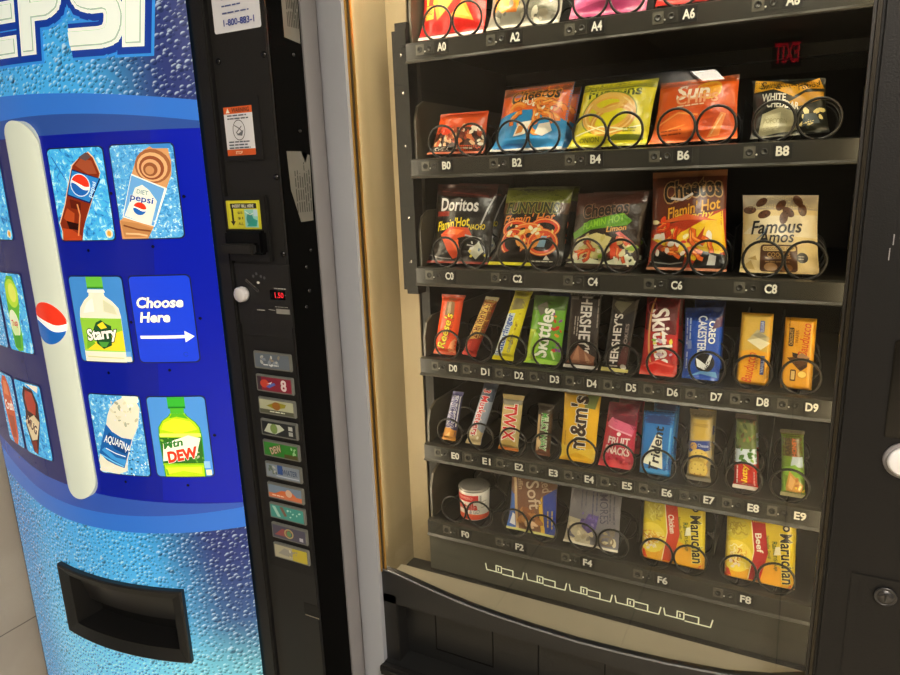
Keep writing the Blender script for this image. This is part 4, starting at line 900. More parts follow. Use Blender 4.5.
def B6(p):
    p.r(0, 0, 1, 1, '#d85a1c'); p.p([(0, .90), (1, .90), (1, 1), (0, 1)], '#6e3c22'); p.e(.68, .80, .018, .014, '#e8a02c'); p.ring(.66, .78, .019, .015, .0025, '#f0c050', n=16)  # dark brown top: shelf shade coloured into the bag
    p.t('Sun', .46, .77, .056, .024, '#f6e6d0', off=.06, sh=.1, out=('#b8431a', .02)); p.t('CHIPS', .52, .655, .070, .015, '#f0a878', off=.05); p.lines(.5, .56, .06, 1, .004, .002, '#f4d8b8', seed=3)
    p.p([(.05, .1), (.45, .08), (.62, .5), (.2, .45)], '#e46c2a'); p.p([(.4, .5), (.98, .56), (1, .2), (.55, .12)], '#cf4f18'); p.st([(.05, .28), (.30, .46), (.55, .40)], .003, '#ee9a52'); p.st([(.1, .18), (.4, .26)], .002, '#ee9a52'); p.p([(.66, .05), (.82, .42), (.88, .40), (.80, .08)], '#ee9048'); p.st([(.70, .08), (.84, .38)], .002, '#f6c890'); p.lines(.28, .16, .045, 2, .006, .002, '#8a3412', seed=8); p.p([(.55, .3), (.75, .35), (.7, .2)], '#b8451a'); p.r(0, 0, 1, .03, '#e88a5a')
def B8(p):
    p.r(0, 0, 1, 1, '#20231f'); p.p([(.02, .78), (.30, .80), (.58, .66), (.60, .84), (.40, .96), (.05, 1)], '#dba42a'); p.p([(.55, .66), (.75, .78), (.98, .80), (.92, 1), (.60, .86)], '#d9a22c'); p.p([(.50, .56), (.72, .72), (.98, .74), (.97, .60), (.6, .48)], '#cc9a34')
    p.t('Sma', .26, .885, .032, .014, '#2a2416', rot=-6, off=.02, sh=.2); p.t('rtfood', .78, .86, .034, .011, '#2a2416', rot=14, off=.02, sh=.2)
    p.t('WHITE', .30, .66, .036, .012, '#e8e8dc', off=.05, rot=-4); p.t('CHEDDAR', .42, .53, .048, .012, '#e4e4d8', off=.05, rot=-8)
    p.p([(.10, .03), (.14, .40), (.40, .48), (.56, .40), (.60, .10)], '#a8a486'); p.p([(.14, .1), (.2, .36), (.40, .40), (.36, .12)], '#c2be9e'); p.t('POPCORN', .32, .27, .034, .007, '#8f8a66', rot=-4, off=.02)
    p.blobs(8, .55, .1, .95, .45, .004, .008, ['#e4dcae', '#d9c98a', '#3c4440'], 6); p.p([(.66, .12), (.90, .18), (.86, .36), (.7, .34)], '#4a545a'); p.r(0, 0, .7, .03, '#77756a')
packet('snack_bag', 'B0', [(-.058, .003), (.066, .0), (.068, .082), (-.035, .082)], .034, '#d8521c', B0, 'small orange snack mix bag at the left end of the second shelf')
B2o = packet('snack_bag', 'B2', [(.079, .001), (.221, .0), (.235, .122), (.100, .118)], .042, '#2a8fd0', B2, 'blue and orange cheese puff bag on the second shelf')
packet('snack_bag', 'B4', [(.232, .001), (.372, .001), (.384, .115), (.255, .113)], .040, '#d9cf1e', B4, 'yellow onion ring bag on the second shelf')
packet('snack_bag', 'B6', [(.376, .0), (.517, .002), (.512, .108), (.388, .104)], .040, '#d85a1c', B6, 'plain orange whole grain chip bag on the second shelf')
packet('snack_bag', 'B8', [(.536, .0), (.648, .005), (.636, .090), (.532, .095)], .036, '#20231f', B8, 'crumpled black popcorn bag with a yellow top at the right of the second shelf', wob=2.2)

# ---- C: third shelf
def C0(p):
    p.r(0, 0, 1, 1, '#17130f'); p.p([(0, .86), (1, .82), (1, 1), (0, 1)], '#4a2420'); p.p([(.1, .90), (.9, .84), (.9, .86), (.1, .92)], '#7c3a30')
    p.t('Doritos', .46, .735, .088, .026, '#d8d6d4', off=.04, out=('#3a3638', .04)); p.st([(.98, .86), (.84, .50), (.90, .64)], .003, '#b8b8ba'); p.r(.06, .59, .32, .65, '#8c2c22')
    p.t("Flamin'Hot", .38, .50, .080, .020, '#e8d22a', off=.035, rot=9, sh=.25); p.t('NACHO', .78, .465, .034, .011, '#e2c824', off=.03, rot=3, sh=.2)
    p.p([(.18, .36), (.36, .46), (.66, .45), (.72, .36), (.5, .32), (.56, .10), (.42, .06)], '#cf4a1e'); p.p([(.26, .37), (.42, .43), (.6, .42), (.5, .36)], '#e8743a'); p.p([(.38, .28), (.52, .3), (.50, .14)], '#e2622c')
    p.st([(.62, .36), (.86, .32), (.8, .22), (.66, .24)], .003, '#a8a8aa'); p.p([(.68, .16), (.84, .28), (.92, .16), (.8, .06)], '#c9c8b4'); p.blobs(6, .66, .08, .95, .28, .003, .006, ['#e8d84a', '#dcdcd8', '#6a7a8a'], 4); p.st([(.02, .10), (.2, .07), (.4, .06)], .002, '#8a8a8a'); p.r(0, 0, 1, .03, '#8c3428')
def C2(p):
    p.r(0, 0, 1, 1, '#17110e'); p.p([(0, .80), (1, .80), (1, .97), (0, .97)], '#6c7128'); p.r(0, .97, 1, 1, '#4a4c28'); p.r(0, .66, 1, .80, '#4f3320'); p.t('FUNYUNS', .48, .735, .112, .022, '#1f2a14', off=.06, out=('#8f8c40', .06)); p.t("Flamin' Hot", .46, .60, .11, .018, '#e08434', off=.03, rot=4, sh=.25)
    for cu, cv, a, b_, c in ((.30, .46, .026, .014, '#d8421c'), (.72, .48, .026, .015, '#d8421c'), (.50, .42, .030, .015, '#e86a2c'), (.30, .30, .024, .022, '#c83418'), (.72, .30, .025, .022, '#d24a20'), (.52, .34, .022, .016, '#e8943c')): p.ring(cu, cv, a, b_, .009, c, n=20); p.ring(cu, cv, a+.002, b_+.002, .002, '#f0b060', n=20)
    p.blobs(16, .2, .3, .9, .52, .003, .007, ['#f0d87a', '#e8e4c0', '#e24a22'], 5); p.p([(.66, .24), (.70, .38), (.78, .38), (.76, .24)], '#8ab0cc'); p.p([(0, .02), (.45, .06), (.42, .25), (.1, .12)], '#120d0c'); p.p([(.76, .08), (.84, .08), (.80, .14)], '#d9d4c4'); p.lines(.78, .06, .06, 1, .004, .002, '#c9c4b4', seed=3); p.r(0, 0, .62, .04, '#dcd62a')
def C4(p):
    p.r(0, 0, 1, 1, '#2c1f16'); p.p([(0, .70), (1, .86), (1, 1), (0, 1)], '#4a2c24'); p.t('Cheetos', .46, .77, .086, .026, '#1a130f', off=.05, rot=6, out=('#8a6a54', .06))
    p.p([(.0, .46), (.25, .62), (.72, .72), (.86, .62), (.80, .56), (.3, .50), (.05, .38)], '#5d9a1e'); p.t('FLAMIN HOT', .46, .605, .080, .013, '#8fc83a', rot=13, off=.03, sh=.2); p.t('Limon', .66, .52, .036, .010, '#e8a83c', rot=8, off=.03, sh=.2)
    p.p([(.0, .12), (.1, .38), (.4, .46), (.62, .40), (.5, .12)], '#d8cc8a'); p.blobs(26, .05, .1, .95, .42, .005, .010, ['#e8dca0', '#c9bc6a', '#8cae3a', '#f0ecd2', '#7a2a1c', '#c8a868', '#e2d8b4'], 9); p.p([(.66, .46), (.72, .48), (.92, .34), (.88, .30)], '#d8544a'); p.p([(.64, .12), (.60, .34), (.70, .34), (.72, .16)], '#dc4a22'); p.p([(.0, .06), (.3, .14), (.55, .08), (.9, .2), (1, .05)], '#e4e6c4'); p.blobs(10, .6, .04, .98, .2, .003, .006, ['#3a3a24', '#f0ecd8'], 3); p.puffs(7, .1, .14, .9, .4, .026, .0055, '#d8562a', '#f0985a', 4); p.blobs(8, .08, .1, .9, .4, .005, .010, ['#efe8cc', '#e0d6a8', '#9cc23c'], 14)
def C6(p):
    p.r(0, 0, 1, 1, '#5c2a1a'); p.p([(0, .40), (1, .62), (1, 0), (0, 0)], '#a8331a'); p.p([(.0, .32), (.5, .40), (.96, .60), (1, .2), (.6, .1)], '#e8c01e'); p.p([(0, .36), (.3, .44), (.5, .40), (.2, .3)], '#c8431c'); p.p([(0, .94), (1, .94), (1, 1), (0, 1)], '#8a5a3a')
    p.t('Cheetos', .56, .80, .098, .036, '#1c1512', off=.06, rot=8, sh=.1, out=('#b08a58', .07), arc=.004); p.st([(.28, .72), (.44, .70), (.58, .76)], .004, '#c9c4c4')
    p.t("Flamin' Hot", .58, .62, .092, .020, '#e0a42c', off=.03, rot=12, sh=.3); p.t('Crunchy', .60, .535, .066, .014, '#e8c83a', off=.03, rot=8, sh=.25); p.p([(.02, .46), (.5, .56), (.9, .50), (.5, .5)], '#d8602a')
    p.blobs(12, .05, .3, .5, .5, .004, .009, ['#f0e6b0', '#e84a1e', '#e8dc6a'], 4); p.blobs(20, .05, .1, .92, .36, .005, .011, ['#e2d8c8', '#c8341a', '#e86a2a', '#efe8da', '#e8c83a'], 5); p.p([(.62, .30), (.75, .44), (.70, .3)], '#a83a18'); p.p([(0, .02), (.45, .03), (.5, .16), (.1, .2)], '#17130f'); p.p([(.55, .02), (1, .03), (1, .16), (.7, .2)], '#1a1613'); p.puffs(9, .08, .16, .9, .36, .030, .0065, '#e0641c', '#f6a04a', 3); p.puffs(4, .1, .30, .5, .44, .024, .006, '#d83a14', '#f0803a', 8); p.blobs(7, .06, .12, .6, .34, .005, .009, ['#e6ddd0', '#f0e8dc'], 12); p.p([(.76, .06), (.80, .17), (.88, .15), (.86, .06)], '#bdbcb8'); p.st([(.03, .08), (.3, .06), (.46, .08)], .002, '#8a8a84'); p.r(0, 0, 1, .025, '#c98a6a')
def C8(p):
    p.r(0, 0, 1, 1, '#d9c594'); p.p([(0, .8), (1, .8), (1, 1), (0, 1)], '#ab9f8c'); p.p([(0, .5), (.3, .72), (1, .74), (1, .45)], '#ded3b6')
    for i, (u, v) in enumerate(((.10, .80), (.30, .74), (.26, .90), (.52, .86), (.56, .70), (.80, .80), (.74, .92), (.62, .77))):
        p.e(u, v, .0105, .0065, '#5a3a28', rot=i*20); p.blobs(3, u-.05, v-.025, u+.05, v+.025, .0012, .002, ['#2a1812', '#7a5236'], i)
    p.t('Famous', .46, .585, .080, .022, '#1c1a20', off=.035, sh=.28, rot=3); p.t('Amos', .46, .455, .056, .019, '#1f1d22', off=.03, sh=.28, rot=3); p.st([(.2, .42), (.3, .50), (.34, .58)], .0016, '#6a8098')
    p.rr(.26, .02, .74, .36, .005, '#4f3220'); p.rr(.29, .28, .72, .34, .003, '#d8c08c'); p.t('CHOCOLATE CHIP', .5, .31, .045, .0045, '#7a5230'); p.t('COOKIES', .5, .235, .034, .007, '#c9a468'); p.lines(.5, .17, .04, 2, .006, .002, '#9a7a50', seed=2); p.e(.40, .08, .010, .007, '#a88258'); p.e(.6, .07, .009, .006, '#8a623c')
    p.e(.80, .20, .0085, .0085, '#3a3c40'); p.lines(.8, .2, .011, 2, .004, .0018, '#a8a8a4', seed=3); p.p([(.0, .06), (.14, .16), (.2, .04)], '#b89f66'); p.p([(.1, .18), (.2, .22), (.22, .16)], '#a88e54')
C0o = packet('snack_bag', 'C0', [(-.069, 0), (.069, 0), (.079, .158), (-.058, .163)], .042, '#17130f', C0, 'black tortilla chip bag with yellow script at the left end of the third shelf')
C2o = packet('snack_bag', 'C2', [(.070, 0), (.220, 0), (.233, .150), (.100, .152)], .042, '#17110e', C2, 'black bag of hot red onion rings with an olive top on the third shelf')
C4o = packet('snack_bag', 'C4', [(.228, 0), (.362, 0), (.374, .140), (.243, .138)], .040, '#2c1f16', C4, 'brown chip bag with a green slanting band on the third shelf')
C6o = packet('snack_bag', 'C6', [(.380, 0), (.513, 0), (.501, .174), (.377, .172)], .044, '#5c2a1a', C6, 'tall brown and yellow hot cheese snack bag, tallest on the third shelf')
packet('snack_bag', 'C8', [(.533, 0), (.652, 0), (.641, .128), (.528, .130)], .042, '#d9c594', C8, 'cream cookie bag with dark script at the right end of the third shelf', cat='cookie bag')
behind(C0o, .082, 'dark chip bag just behind the black tortilla chip bag', 0, .0); behind(C2o, .082, 'olive topped bag behind the black onion ring bag', 0)
behind(C4o, .082, 'second brown bag behind the green banded chip bag', 0); behind(B2o, .082, 'second bag with a shade-browned top behind the blue and orange puff bag', 0)

# ---- D: fourth shelf
def D0(p):
    p.r(0, 0, 1, 1, '#dc4a1a'); p.p([(.30, .66), (.36, .96), (.70, .94), (.76, .66)], '#8a6a4c'); p.p([(.42, .68), (.44, .9), (.56, .9), (.58, .68)], '#b09a7c'); p.p([(.62, .0), (1, .05), (1, .3), (.80, .22)], '#e89a6a')
    p.t("Reese's", .44, .40, .076, .021, '#e8cf2a', rot=82, off=.04, sh=.15, out=('#3a1c0c', .05)); p.t('PEANUT BUTTER', .70, .44, .05, .006, '#5a2410', rot=82); p.r(0, 0, 1, .05, '#c85a3a'); p.r(0, .96, 1, 1, '#9c3a20')
def D1(p):
    p.r(0, 0, 1, 1, '#a8281c'); p.p([(0, .26), (1, .34), (1, .94), (0, .94)], '#d9b45a'); p.r(.78, .3, 1, .94, '#7c4a20'); p.t('STARBURST', .42, .60, .078, .020, '#6c2414', rot=-90, off=.05, out=('#e8cf7a', .03)); p.p([(0, .0), (.6, .0), (.5, .26), (0, .24)], '#c83a2c'); p.st([(.3, .05), (.34, .22)], .003, '#d86a54'); p.r(0, .94, 1, 1, '#c9c0a0')
def D2(p):
    p.r(0, 0, 1, 1, '#dcd020'); p.p([(.0, .68), (1, .74), (1, .9), (0, .9)], '#8a8258'); p.p([(0, .86), (1, .86), (1, 1), (0, 1)], '#b9b02a'); p.p([(0, .06), (.46, .06), (.52, .66), (.0, .64)], '#c9d8e6'); p.t('Butterfinger', .30, .36, .090, .020, '#1b4aa8', rot=90, off=.05, sh=.1, out=('#d8e6f0', .04)); p.blobs(14, .6, .1, .98, .66, .002, .005, ['#b8a818', '#e8e04a', '#9a8414'], 3); p.t('CRISPETY', .76, .25, .04, .006, '#4a5a8a', rot=90)
def D3(p):
    p.r(0, 0, 1, 1, '#6aa82a'); p.p([(0, .78), (1, .80), (1, 1), (0, 1)], '#4a6a2c'); p.p([(0, 0), (.35, .0), (.22, .5), (0, .5)], '#b8d430'); p.p([(.15, .84), (.4, .92), (.55, .8), (.3, .7)], '#7a7468'); p.t('Skittles', .45, .46, .098, .032, '#f0f0e6', rot=86, off=.05, sh=.05, out=('#3a6a1c', .03))  # dull green top: shade from the shelf above, painted in
    p.blobs(14, .66, .2, .96, .74, .003, .006, ['#e88a2a', '#e8d83a', '#c8341f', '#8a4a9a', '#3f9a2c'], 6); p.e(.24, .30, .010, .022, '#98c83a'); p.p([(0, 0), (1, 0), (1, .05), (.3, .08)], '#9ccc4a'); p.st([(.85, .08), (.75, .2)], .004, '#cfe8a0')
def D4(p):
    p.r(0, 0, 1, 1, '#2a211f'); p.r(0, .93, 1, 1, '#a09c9a'); p.t("HERSHEY'S", .58, .55, .112, .026, '#d9d4d0', rot=-90, off=.04, out=('#3a302e', .02)); p.lines(.28, .5, .05, 2, .006, .0022, '#a8a09a', rot=-90, seed=3); p.lines(.95, .7, .06, 1, .004, .002, '#8a827c', rot=-90, seed=6)
    p.p([(.05, .06), (.40, .30), (.58, .24), (.96, .16), (.9, .05)], '#8a5a44'); p.p([(.40, .30), (.5, .08), (.2, .06)], '#a8755a'); p.p([(.62, .22), (.7, .07), (.88, .08)], '#b4886c'); p.r(0, 0, 1, .04, '#d4cfc6'); p.r(.06, .88, .3, .92, '#7a7472')
def D5(p):
    p.r(0, 0, 1, 1, '#1c1718'); p.p([(0, .80), (.5, .70), (1, .80), (1, .98), (0, .98)], '#3a3228'); p.p([(.1, .84), (.46, .74), (.9, .92), (.3, .94)], '#6f6a56'); p.t("HERSHEY'S", .40, .40, .100, .018, '#dcd6d0', rot=92, off=.04, out=('#3a2c2c', .02)); p.t('COOKIES', .78, .42, .06, .007, '#9a8a84', rot=92); p.p([(.6, .08), (.95, .1), (.95, .4), (.7, .3)], '#4a1c1c'); p.e(.82, .07, .006, .005, '#d8d2c8'); p.r(0, .97, 1, 1, '#c4b678'); p.p([(0, 0), (1, 0), (1, .04), (0, .05)], '#d4c878')
def D6(p):
    p.r(0, 0, 1, 1, '#b8161c'); p.p([(0, .55), (1, .5), (1, 1), (0, 1)], '#5e1018'); p.t('Skittles', .56, .47, .104, .034, '#f2ece6', rot=-82, off=.05, sh=-.02, out=('#7a0e14', .03)); p.ring(.42, .55, .016, .07, .004, '#d89a5a', n=20, a0=90, a1=250); p.blobs(12, .30, .22, .85, .52, .003, .006, ['#e8882a', '#e8dc4a', '#7cb83a', '#e84a2a', '#c9b0c8'], 7); p.p([(0, 0), (1, 0), (1, .13), (.5, .2), (0, .10)], '#d8281f'); p.st([(.1, .1), (.4, .16), (.9, .12)], .003, '#f0685a'); p.ring(.2, .82, .009, .011, .002, '#a84a52', n=12); p.r(0, 0, 1, .03, '#e05a4a')
def D7(p):
    p.r(0, 0, 1, 1, '#1f4fb4'); p.p([(0, .82), (1, .82), (1, 1), (0, 1)], '#122a66'); p.t('CAKESTERS', .50, .62, .068, .015, '#d8dde8', rot=-90, off=.04, out=('#12306e', .03)); p.t('OREO', .76, .66, .040, .012, '#f2f4f6', rot=-90, off=.06, out=('#12306e', .03)); p.lines(.12, .66, .05, 2, .006, .0024, '#a8bce0', rot=-90, seed=5); p.r(.10, .42, .22, .54, '#6a84c4'); p.lines(.10, .22, .04, 1, .005, .0022, '#a8bce0', rot=-90, seed=8)
    p.e(.60, .24, .017, .017, '#15151a'); p.e(.66, .22, .011, .010, '#0c0c10'); p.p([(.36, .30), (.5, .26), (.62, .22), (.74, .36), (.80, .34), (.72, .20), (.6, .14), (.4, .18)], '#e8ecec'); p.p([(.1, .02), (.5, .08), (.95, .04), (.9, .12), (.5, .12)], '#6fa8dc'); p.p([(.75, .70), (1, .74), (1, .9), (.85, .85)], '#5a3a5a')
def D8(p):
    p.r(0, 0, 1, 1, '#e0a01e'); p.p([(0, .46), (.5, .50), (1, .46), (1, .98), (0, .98)], '#c9a648'); p.p([(.25, .62), (.55, .78), (.98, .66), (.70, .52)], '#b0a682'); p.p([(.25, .62), (.6, .66), (.98, .60), (.70, .50)], '#e0d8b8'); p.p([(.4, .70), (.6, .74), (.9, .68), (.6, .66)], '#8f8870'); p.r(.62, .74, .76, .90, '#2a3f8c'); p.t('SUGAR', .69, .82, .018, .005, '#d0d4e4', rot=90)
    p.t('Bauducco', .38, .25, .052, .016, '#c83a1e', rot=84, off=.025, sh=.2); p.r(.72, .16, .84, .42, '#2a3a80'); p.t('VANILLA', .78, .29, .026, .005, '#c9d0e8', rot=90); p.t('WAFER', .60, .31, .022, .005, '#8a4a1c', rot=90); p.p([(.88, .1), (1, .12), (1, .3), (.9, .26)], '#a87818')
def D9(p):
    p.r(0, 0, 1, 1, '#dea022'); p.t('Bauducco', .66, .70, .055, .014, '#c8441e', rot=86, off=.025, sh=.2); p.rr(.16, .60, .32, .86, .002, '#3a2414'); p.t('CHOCOLATE', .24, .73, .026, .005, '#d8b070', rot=90); p.t('WAFER', .42, .74, .022, .005, '#7a4a1c', rot=90); p.lines(.16, .92, .02, 1, .004, .002, '#8a5a1c', rot=-90, seed=2)
    p.p([(.14, .44), (.50, .30), (.80, .38), (.86, .46), (.60, .52), (.44, .46)], '#5a3a22'); p.p([(.44, .46), (.60, .52), (.86, .46), (.66, .42)], '#a88262'); p.p([(.30, .52), (.5, .5), (.44, .44), (.32, .46)], '#2e1c12'); p.p([(.5, .30), (.80, .38), (.8, .33), (.6, .26)], '#3a2416'); p.st([(.5, .42), (.8, .44)], .0016, '#6a4a30'); p.rr(.28, .12, .46, .28, .002, '#4a2c14'); p.rr(.31, .14, .43, .26, .001, '#d8b878'); p.e(.66, .22, .007, .006, '#f0d878'); p.ring(.66, .22, .007, .006, .0015, '#c88a1e', n=12)
packet('chocolate_bar', 'D0', [(-.062, 0), (-.008, 0), (.008, .128), (-.047, .128)], .018, '#dc4a1a', D0, 'orange peanut butter cup packet at the left end of the fourth shelf', 'candy', 'bar')
D1o = packet('candy_roll', 'D1', [(.005, 0), (.037, -.004), (.084, .122), (.054, .124)], .022, '#a8281c', D1, 'slim red and yellow fruit chew packet leaning right on the fourth shelf', 'candy', 'bar')
packet('chocolate_bar', 'D2', [(.075, 0), (.121, 0), (.157, .146), (.120, .150)], .020, '#dcd020', D2, 'yellow crispy bar with blue lettering leaning right on the fourth shelf', 'candy', 'bar')
D3o = packet('candy_bag', 'D3', [(.146, 0), (.219, 0), (.229, .135), (.159, .135)], .022, '#6aa82a', D3, 'bright green fruit candy bag on the fourth shelf', 'candy', 'pillow')
packet('chocolate_bar', 'D4', [(.228, 0), (.296, 0), (.298, .150), (.233, .150)], .014, '#2a211f', D4, 'dark brown chocolate bar with a picture of almonds at its foot on the fourth shelf', 'candy', 'bar')
packet('chocolate_bar', 'D5', [(.302, 0), (.353, 0), (.368, .148), (.315, .150)], .014, '#1c1718', D5, 'black chocolate bar with gold ends on the fourth shelf', 'candy', 'bar')
D6o = packet('candy_bag', 'D6', [(.374, 0), (.440, 0), (.436, .150), (.378, .150)], .022, '#b8161c', D6, 'red fruit candy bag on the fourth shelf', 'candy', 'pillow')
D7o = packet('cookie_packet', 'D7', [(.449, 0), (.512, 0), (.510, .130), (.446, .126)], .024, '#1f4fb4', D7, 'royal blue sandwich cake packet on the fourth shelf', 'cookies', 'pillow')
packet('wafer_packet', 'D8', [(.539, 0), (.590, 0), (.590, .124), (.540, .124)], .024, '#e0a01e', D8, 'yellow wafer packet with a blue patch, second from right on the fourth shelf', 'wafers', 'box')
packet('wafer_packet', 'D9', [(.609, 0), (.656, 0), (.655, .120), (.608, .120)], .024, '#dea022', D9, 'yellow wafer packet with brown wafers, at the right end of the fourth shelf', 'wafers', 'box')
behind(D6o, .082, 'second red candy bag just behind the front one', 0); behind(D7o, .082, 'second royal blue packet just behind the front one', 0)
bx = packet('candy_bag', 'D3', [(.159, 0), (.217, 0), (.219, .150), (.163, .150)], .020, '#1c2c5c', lambda p: (p.t('KIT', .5, .9, .03, .012, '#9aa4c0', off=.05)), 'navy blue packet behind the bright green candy bag', 'candy', 'pillow', dy=.082)

# ---- E: fifth shelf
def bar_text(base, txt, tc, oc, rot, w, h, ends, extra=None, off=.05):
    def f(p):
        p.r(0, 0, 1, 1, base); p.t(txt, .5, .52, w, h, tc, rot=rot, off=off, out=(oc, .05)); p.r(0, 0, 1, .07, ends); p.r(0, .94, 1, 1, ends)
        if extra: extra(p)
    return f
def e0(p): p.p([(0, 0), (1, 0), (1, .22), (.4, .30), (0, .26)], '#c98a3c'); p.p([(.2, .06), (.7, .06), (.6, .2)], '#e8c078'); p.st([(.05, .3), (.05, .92)], .0016, '#e8e4ea'); p.st([(.95, .3), (.95, .92)], .0016, '#e8e4ea'); p.t('SNICKERS', .5, .60, .072, .018, '#2f2a7c', rot=-90, off=.05, out=('#eceaf0', .05))
def e1(p): p.p([(0, 0), (1, 0), (1, .2), (.3, .34), (0, .2)], '#c9b48a'); p.blobs(8, .1, .05, .9, .25, .003, .005, ['#8a5a3a', '#efe6cc', '#4a3a30'], 3); p.p([(0, .75), (1, .7), (1, .98), (0, .98)], '#4c566c'); p.t('3 Musketeers', .5, .53, .105, .019, '#c82430', rot=-90, off=.04, out=('#f0eef0', .06))
def e2(p): p.p([(0, .06), (1, .06), (.9, .2), (.1, .2)], '#b89a54'); p.p([(0, .82), (1, .84), (1, .92), (0, .92)], '#8a8474'); p.st([(.06, .2), (.08, .84)], .003, '#d8c078'); p.t('TWIX', .5, .52, .078, .032, '#d42420', rot=-90, off=.05, out=('#f2efe6', .05)); p.r(0, 0, 1, .05, '#c8783a')
def e3(p): p.p([(0, .0), (1, .0), (1, .14), (0, .2)], '#7a4a34'); p.st([(.2, .1), (.2, .8)], .006, '#c9a878'); p.t('MILKY WAY', .6, .48, .078, .015, '#3f9a3a', rot=-90, off=.05, out=('#e8ecd8', .06)); p.p([(0, .84), (1, .82), (1, 1), (0, 1)], '#3a322a'); p.e(.3, .25, .005, .008, '#d8b888')
def E4(p):
    p.r(0, 0, 1, 1, '#e8b41a'); p.p([(0, .86), (1, .86), (1, 1), (0, 1)], '#b08a3a'); p.p([(.62, .72), (.9, .70), (.98, .9), (.7, .94)], '#7c8a4a'); p.t("m&m's", .48, .50, .112, .036, '#3a2418', rot=90, off=.06, out=('#f4f0e6', .04)); p.p([(.0, .02), (.5, .12), (1, .04), (1, .2), (.6, .16), (0, .2)], '#f0c83a'); p.lines(.12, .32, .04, 1, .005, .0022, '#a8781a', rot=90, seed=3); p.r(0, 0, 1, .02, '#d8a01a')  # ochre top strip: overhead shelf's shade worked into the bag colour
def E5(p):
    p.r(0, 0, 1, 1, '#c42c4a'); p.p([(0, .70), (1, .60), (1, 1), (0, 1)], '#6a1430'); p.p([(.05, .66), (.9, .50), (.98, .66), (.2, .78)], '#e0648a'); p.st([(.1, .64), (.9, .52)], .003, '#f0a8bc'); p.e(.5, .53, .004, .004, '#f4e8e8'); p.t('FRUIT', .52, .42, .042, .015, '#f2dcdc', off=.06, rot=-2, out=('#8a1424', .04)); p.t('SNACKS', .50, .27, .048, .016, '#f0d4d0', off=.06, rot=-4, out=('#8a1424', .04)); p.p([(0, 0), (1, 0), (1, .08), (.5, .13), (0, .06)], '#d8444c'); p.blobs(9, .1, .05, .9, .2, .003, .006, ['#e8606a', '#a81c34'], 3)
def E6(p):
    p.r(0, 0, 1, 1, '#2476c4'); p.p([(0, .82), (1, .80), (1, 1), (0, 1)], '#173a78'); p.p([(.1, .18), (.75, .12), (.66, .62), (.48, .66)], '#f0f0dc'); p.t('Trident', .50, .42, .088, .018, '#27272c', rot=86, off=.05, sh=.1); p.r(0, 0, 1, .1, '#3f9adc'); p.st([(.88, .1), (.92, .76)], .003, '#5aa8e4'); p.p([(.78, .1), (1, .12), (1, .4)], '#1a5aa4')
def E7(p):
    p.r(0, 0, 1, 1, '#b0a078'); p.p([(0, .58), (1, .62), (1, .92), (0, .92)], '#c8a84a'); p.r(0, .92, 1, 1, '#8a7a5a'); p.t('CRACKERS', .5, .80, .030, .006, '#8a6a1c'); p.p([(0, .40), (1, .46), (1, .60), (0, .56)], '#27408c'); p.e(.25, .50, .007, .007, '#c89a4a'); p.t('Cheese', .66, .52, .020, .006, '#c8d0e8')
    for v in (.34, .18):
        p.e(.5, v, .019, .017, '#c8963a'); p.e(.5, v+.006, .018, .016, '#e0c260')
        for i in range(7): a = i*PI*2/6; p.e(.5+(.26*math.cos(a) if i < 6 else 0), v+.006+(.075*math.sin(a) if i < 6 else 0), .0014, .0012, '#8a6a24', n=6)
    p.r(0, 0, 1, .06, '#8f8674')
def E8(p):
    p.r(0, 0, 1, 1, '#5c6a3a'); p.blobs(20, .0, .56, 1, .96, .003, .007, ['#7a7a44', '#4a3a24', '#8a6a44', '#3a4a24', '#6a8a3a'], 3); p.p([(0, .34), (1, .36), (1, .56), (0, .54)], '#c4d0e0'); p.blobs(12, .3, .34, 1, .55, .003, .006, ['#5a8a2c', '#3f6a24', '#86ac48'], 5); p.r(0, .04, 1, .36, '#c8201c'); p.t('Nutty', .5, .20, .040, .014, '#f0c82a', rot=90, off=.06, sh=.1, out=('#6a0e10', .03)); p.lines(.15, .2, .035, 1, .004, .0022, '#f0dcd4', rot=90, seed=2); p.lines(.88, .2, .035, 1, .004, .0022, '#e8b4ac', rot=90, seed=4); p.r(0, 0, 1, .05, '#e8dcd0'); p.r(0, .93, 1, 1, '#4a3a30')
def E9(p):
    p.r(0, 0, 1, 1, '#6f8f34'); p.p([(0, .62), (1, .62), (1, .95), (0, .95)], '#5c4a26'); p.t('OATS', .28, .76, .030, .009, '#2a1c10', rot=90, off=.05); p.t('HONEY', .58, .76, .032, .008, '#c8642a', rot=90, off=.04); p.p([(.4, .48), (1, .46), (1, .62), (.5, .62)], '#b4c6dc'); p.p([(0, .44), (.6, .50), (1, .40), (1, .3), (0, .34)], '#7fb03a'); p.p([(.15, .10), (.35, .40), (.95, .20), (.8, .06)], '#c8944a'); p.p([(.25, .16), (.4, .34), (.6, .26), (.45, .12)], '#e0b070'); p.blobs(8, .55, .08, .95, .28, .002, .005, ['#e8c83a', '#a86a2c', '#f0dc8a'], 4); p.p([(0, .05), (.2, .1), (.1, .36), (0, .3)], '#8fc044'); p.r(0, 0, 1, .06, '#b8b48c'); p.r(0, .95, 1, 1, '#4a4230')
packet('chocolate_bar', 'E0', [(-.050, 0), (-.016, 0), (-.002, .110), (-.028, .110)], .020, '#3c3a6a', e0, 'slim brown nut bar with blue lettering at the left end of the fifth shelf', 'candy', 'bar')
packet('chocolate_bar', 'E1', [(.007, 0), (.043, 0), (.080, .138), (.046, .140)], .022, '#8f98aa', e1, 'silver-blue nougat bar with red lettering leaning right on the fifth shelf', 'candy', 'bar')
packet('chocolate_bar', 'E2', [(.085, 0), (.131, 0), (.138, .118), (.089, .118)], .020, '#c9b27a', e2, 'gold caramel bar with big red letters on the fifth shelf', 'candy', 'bar')
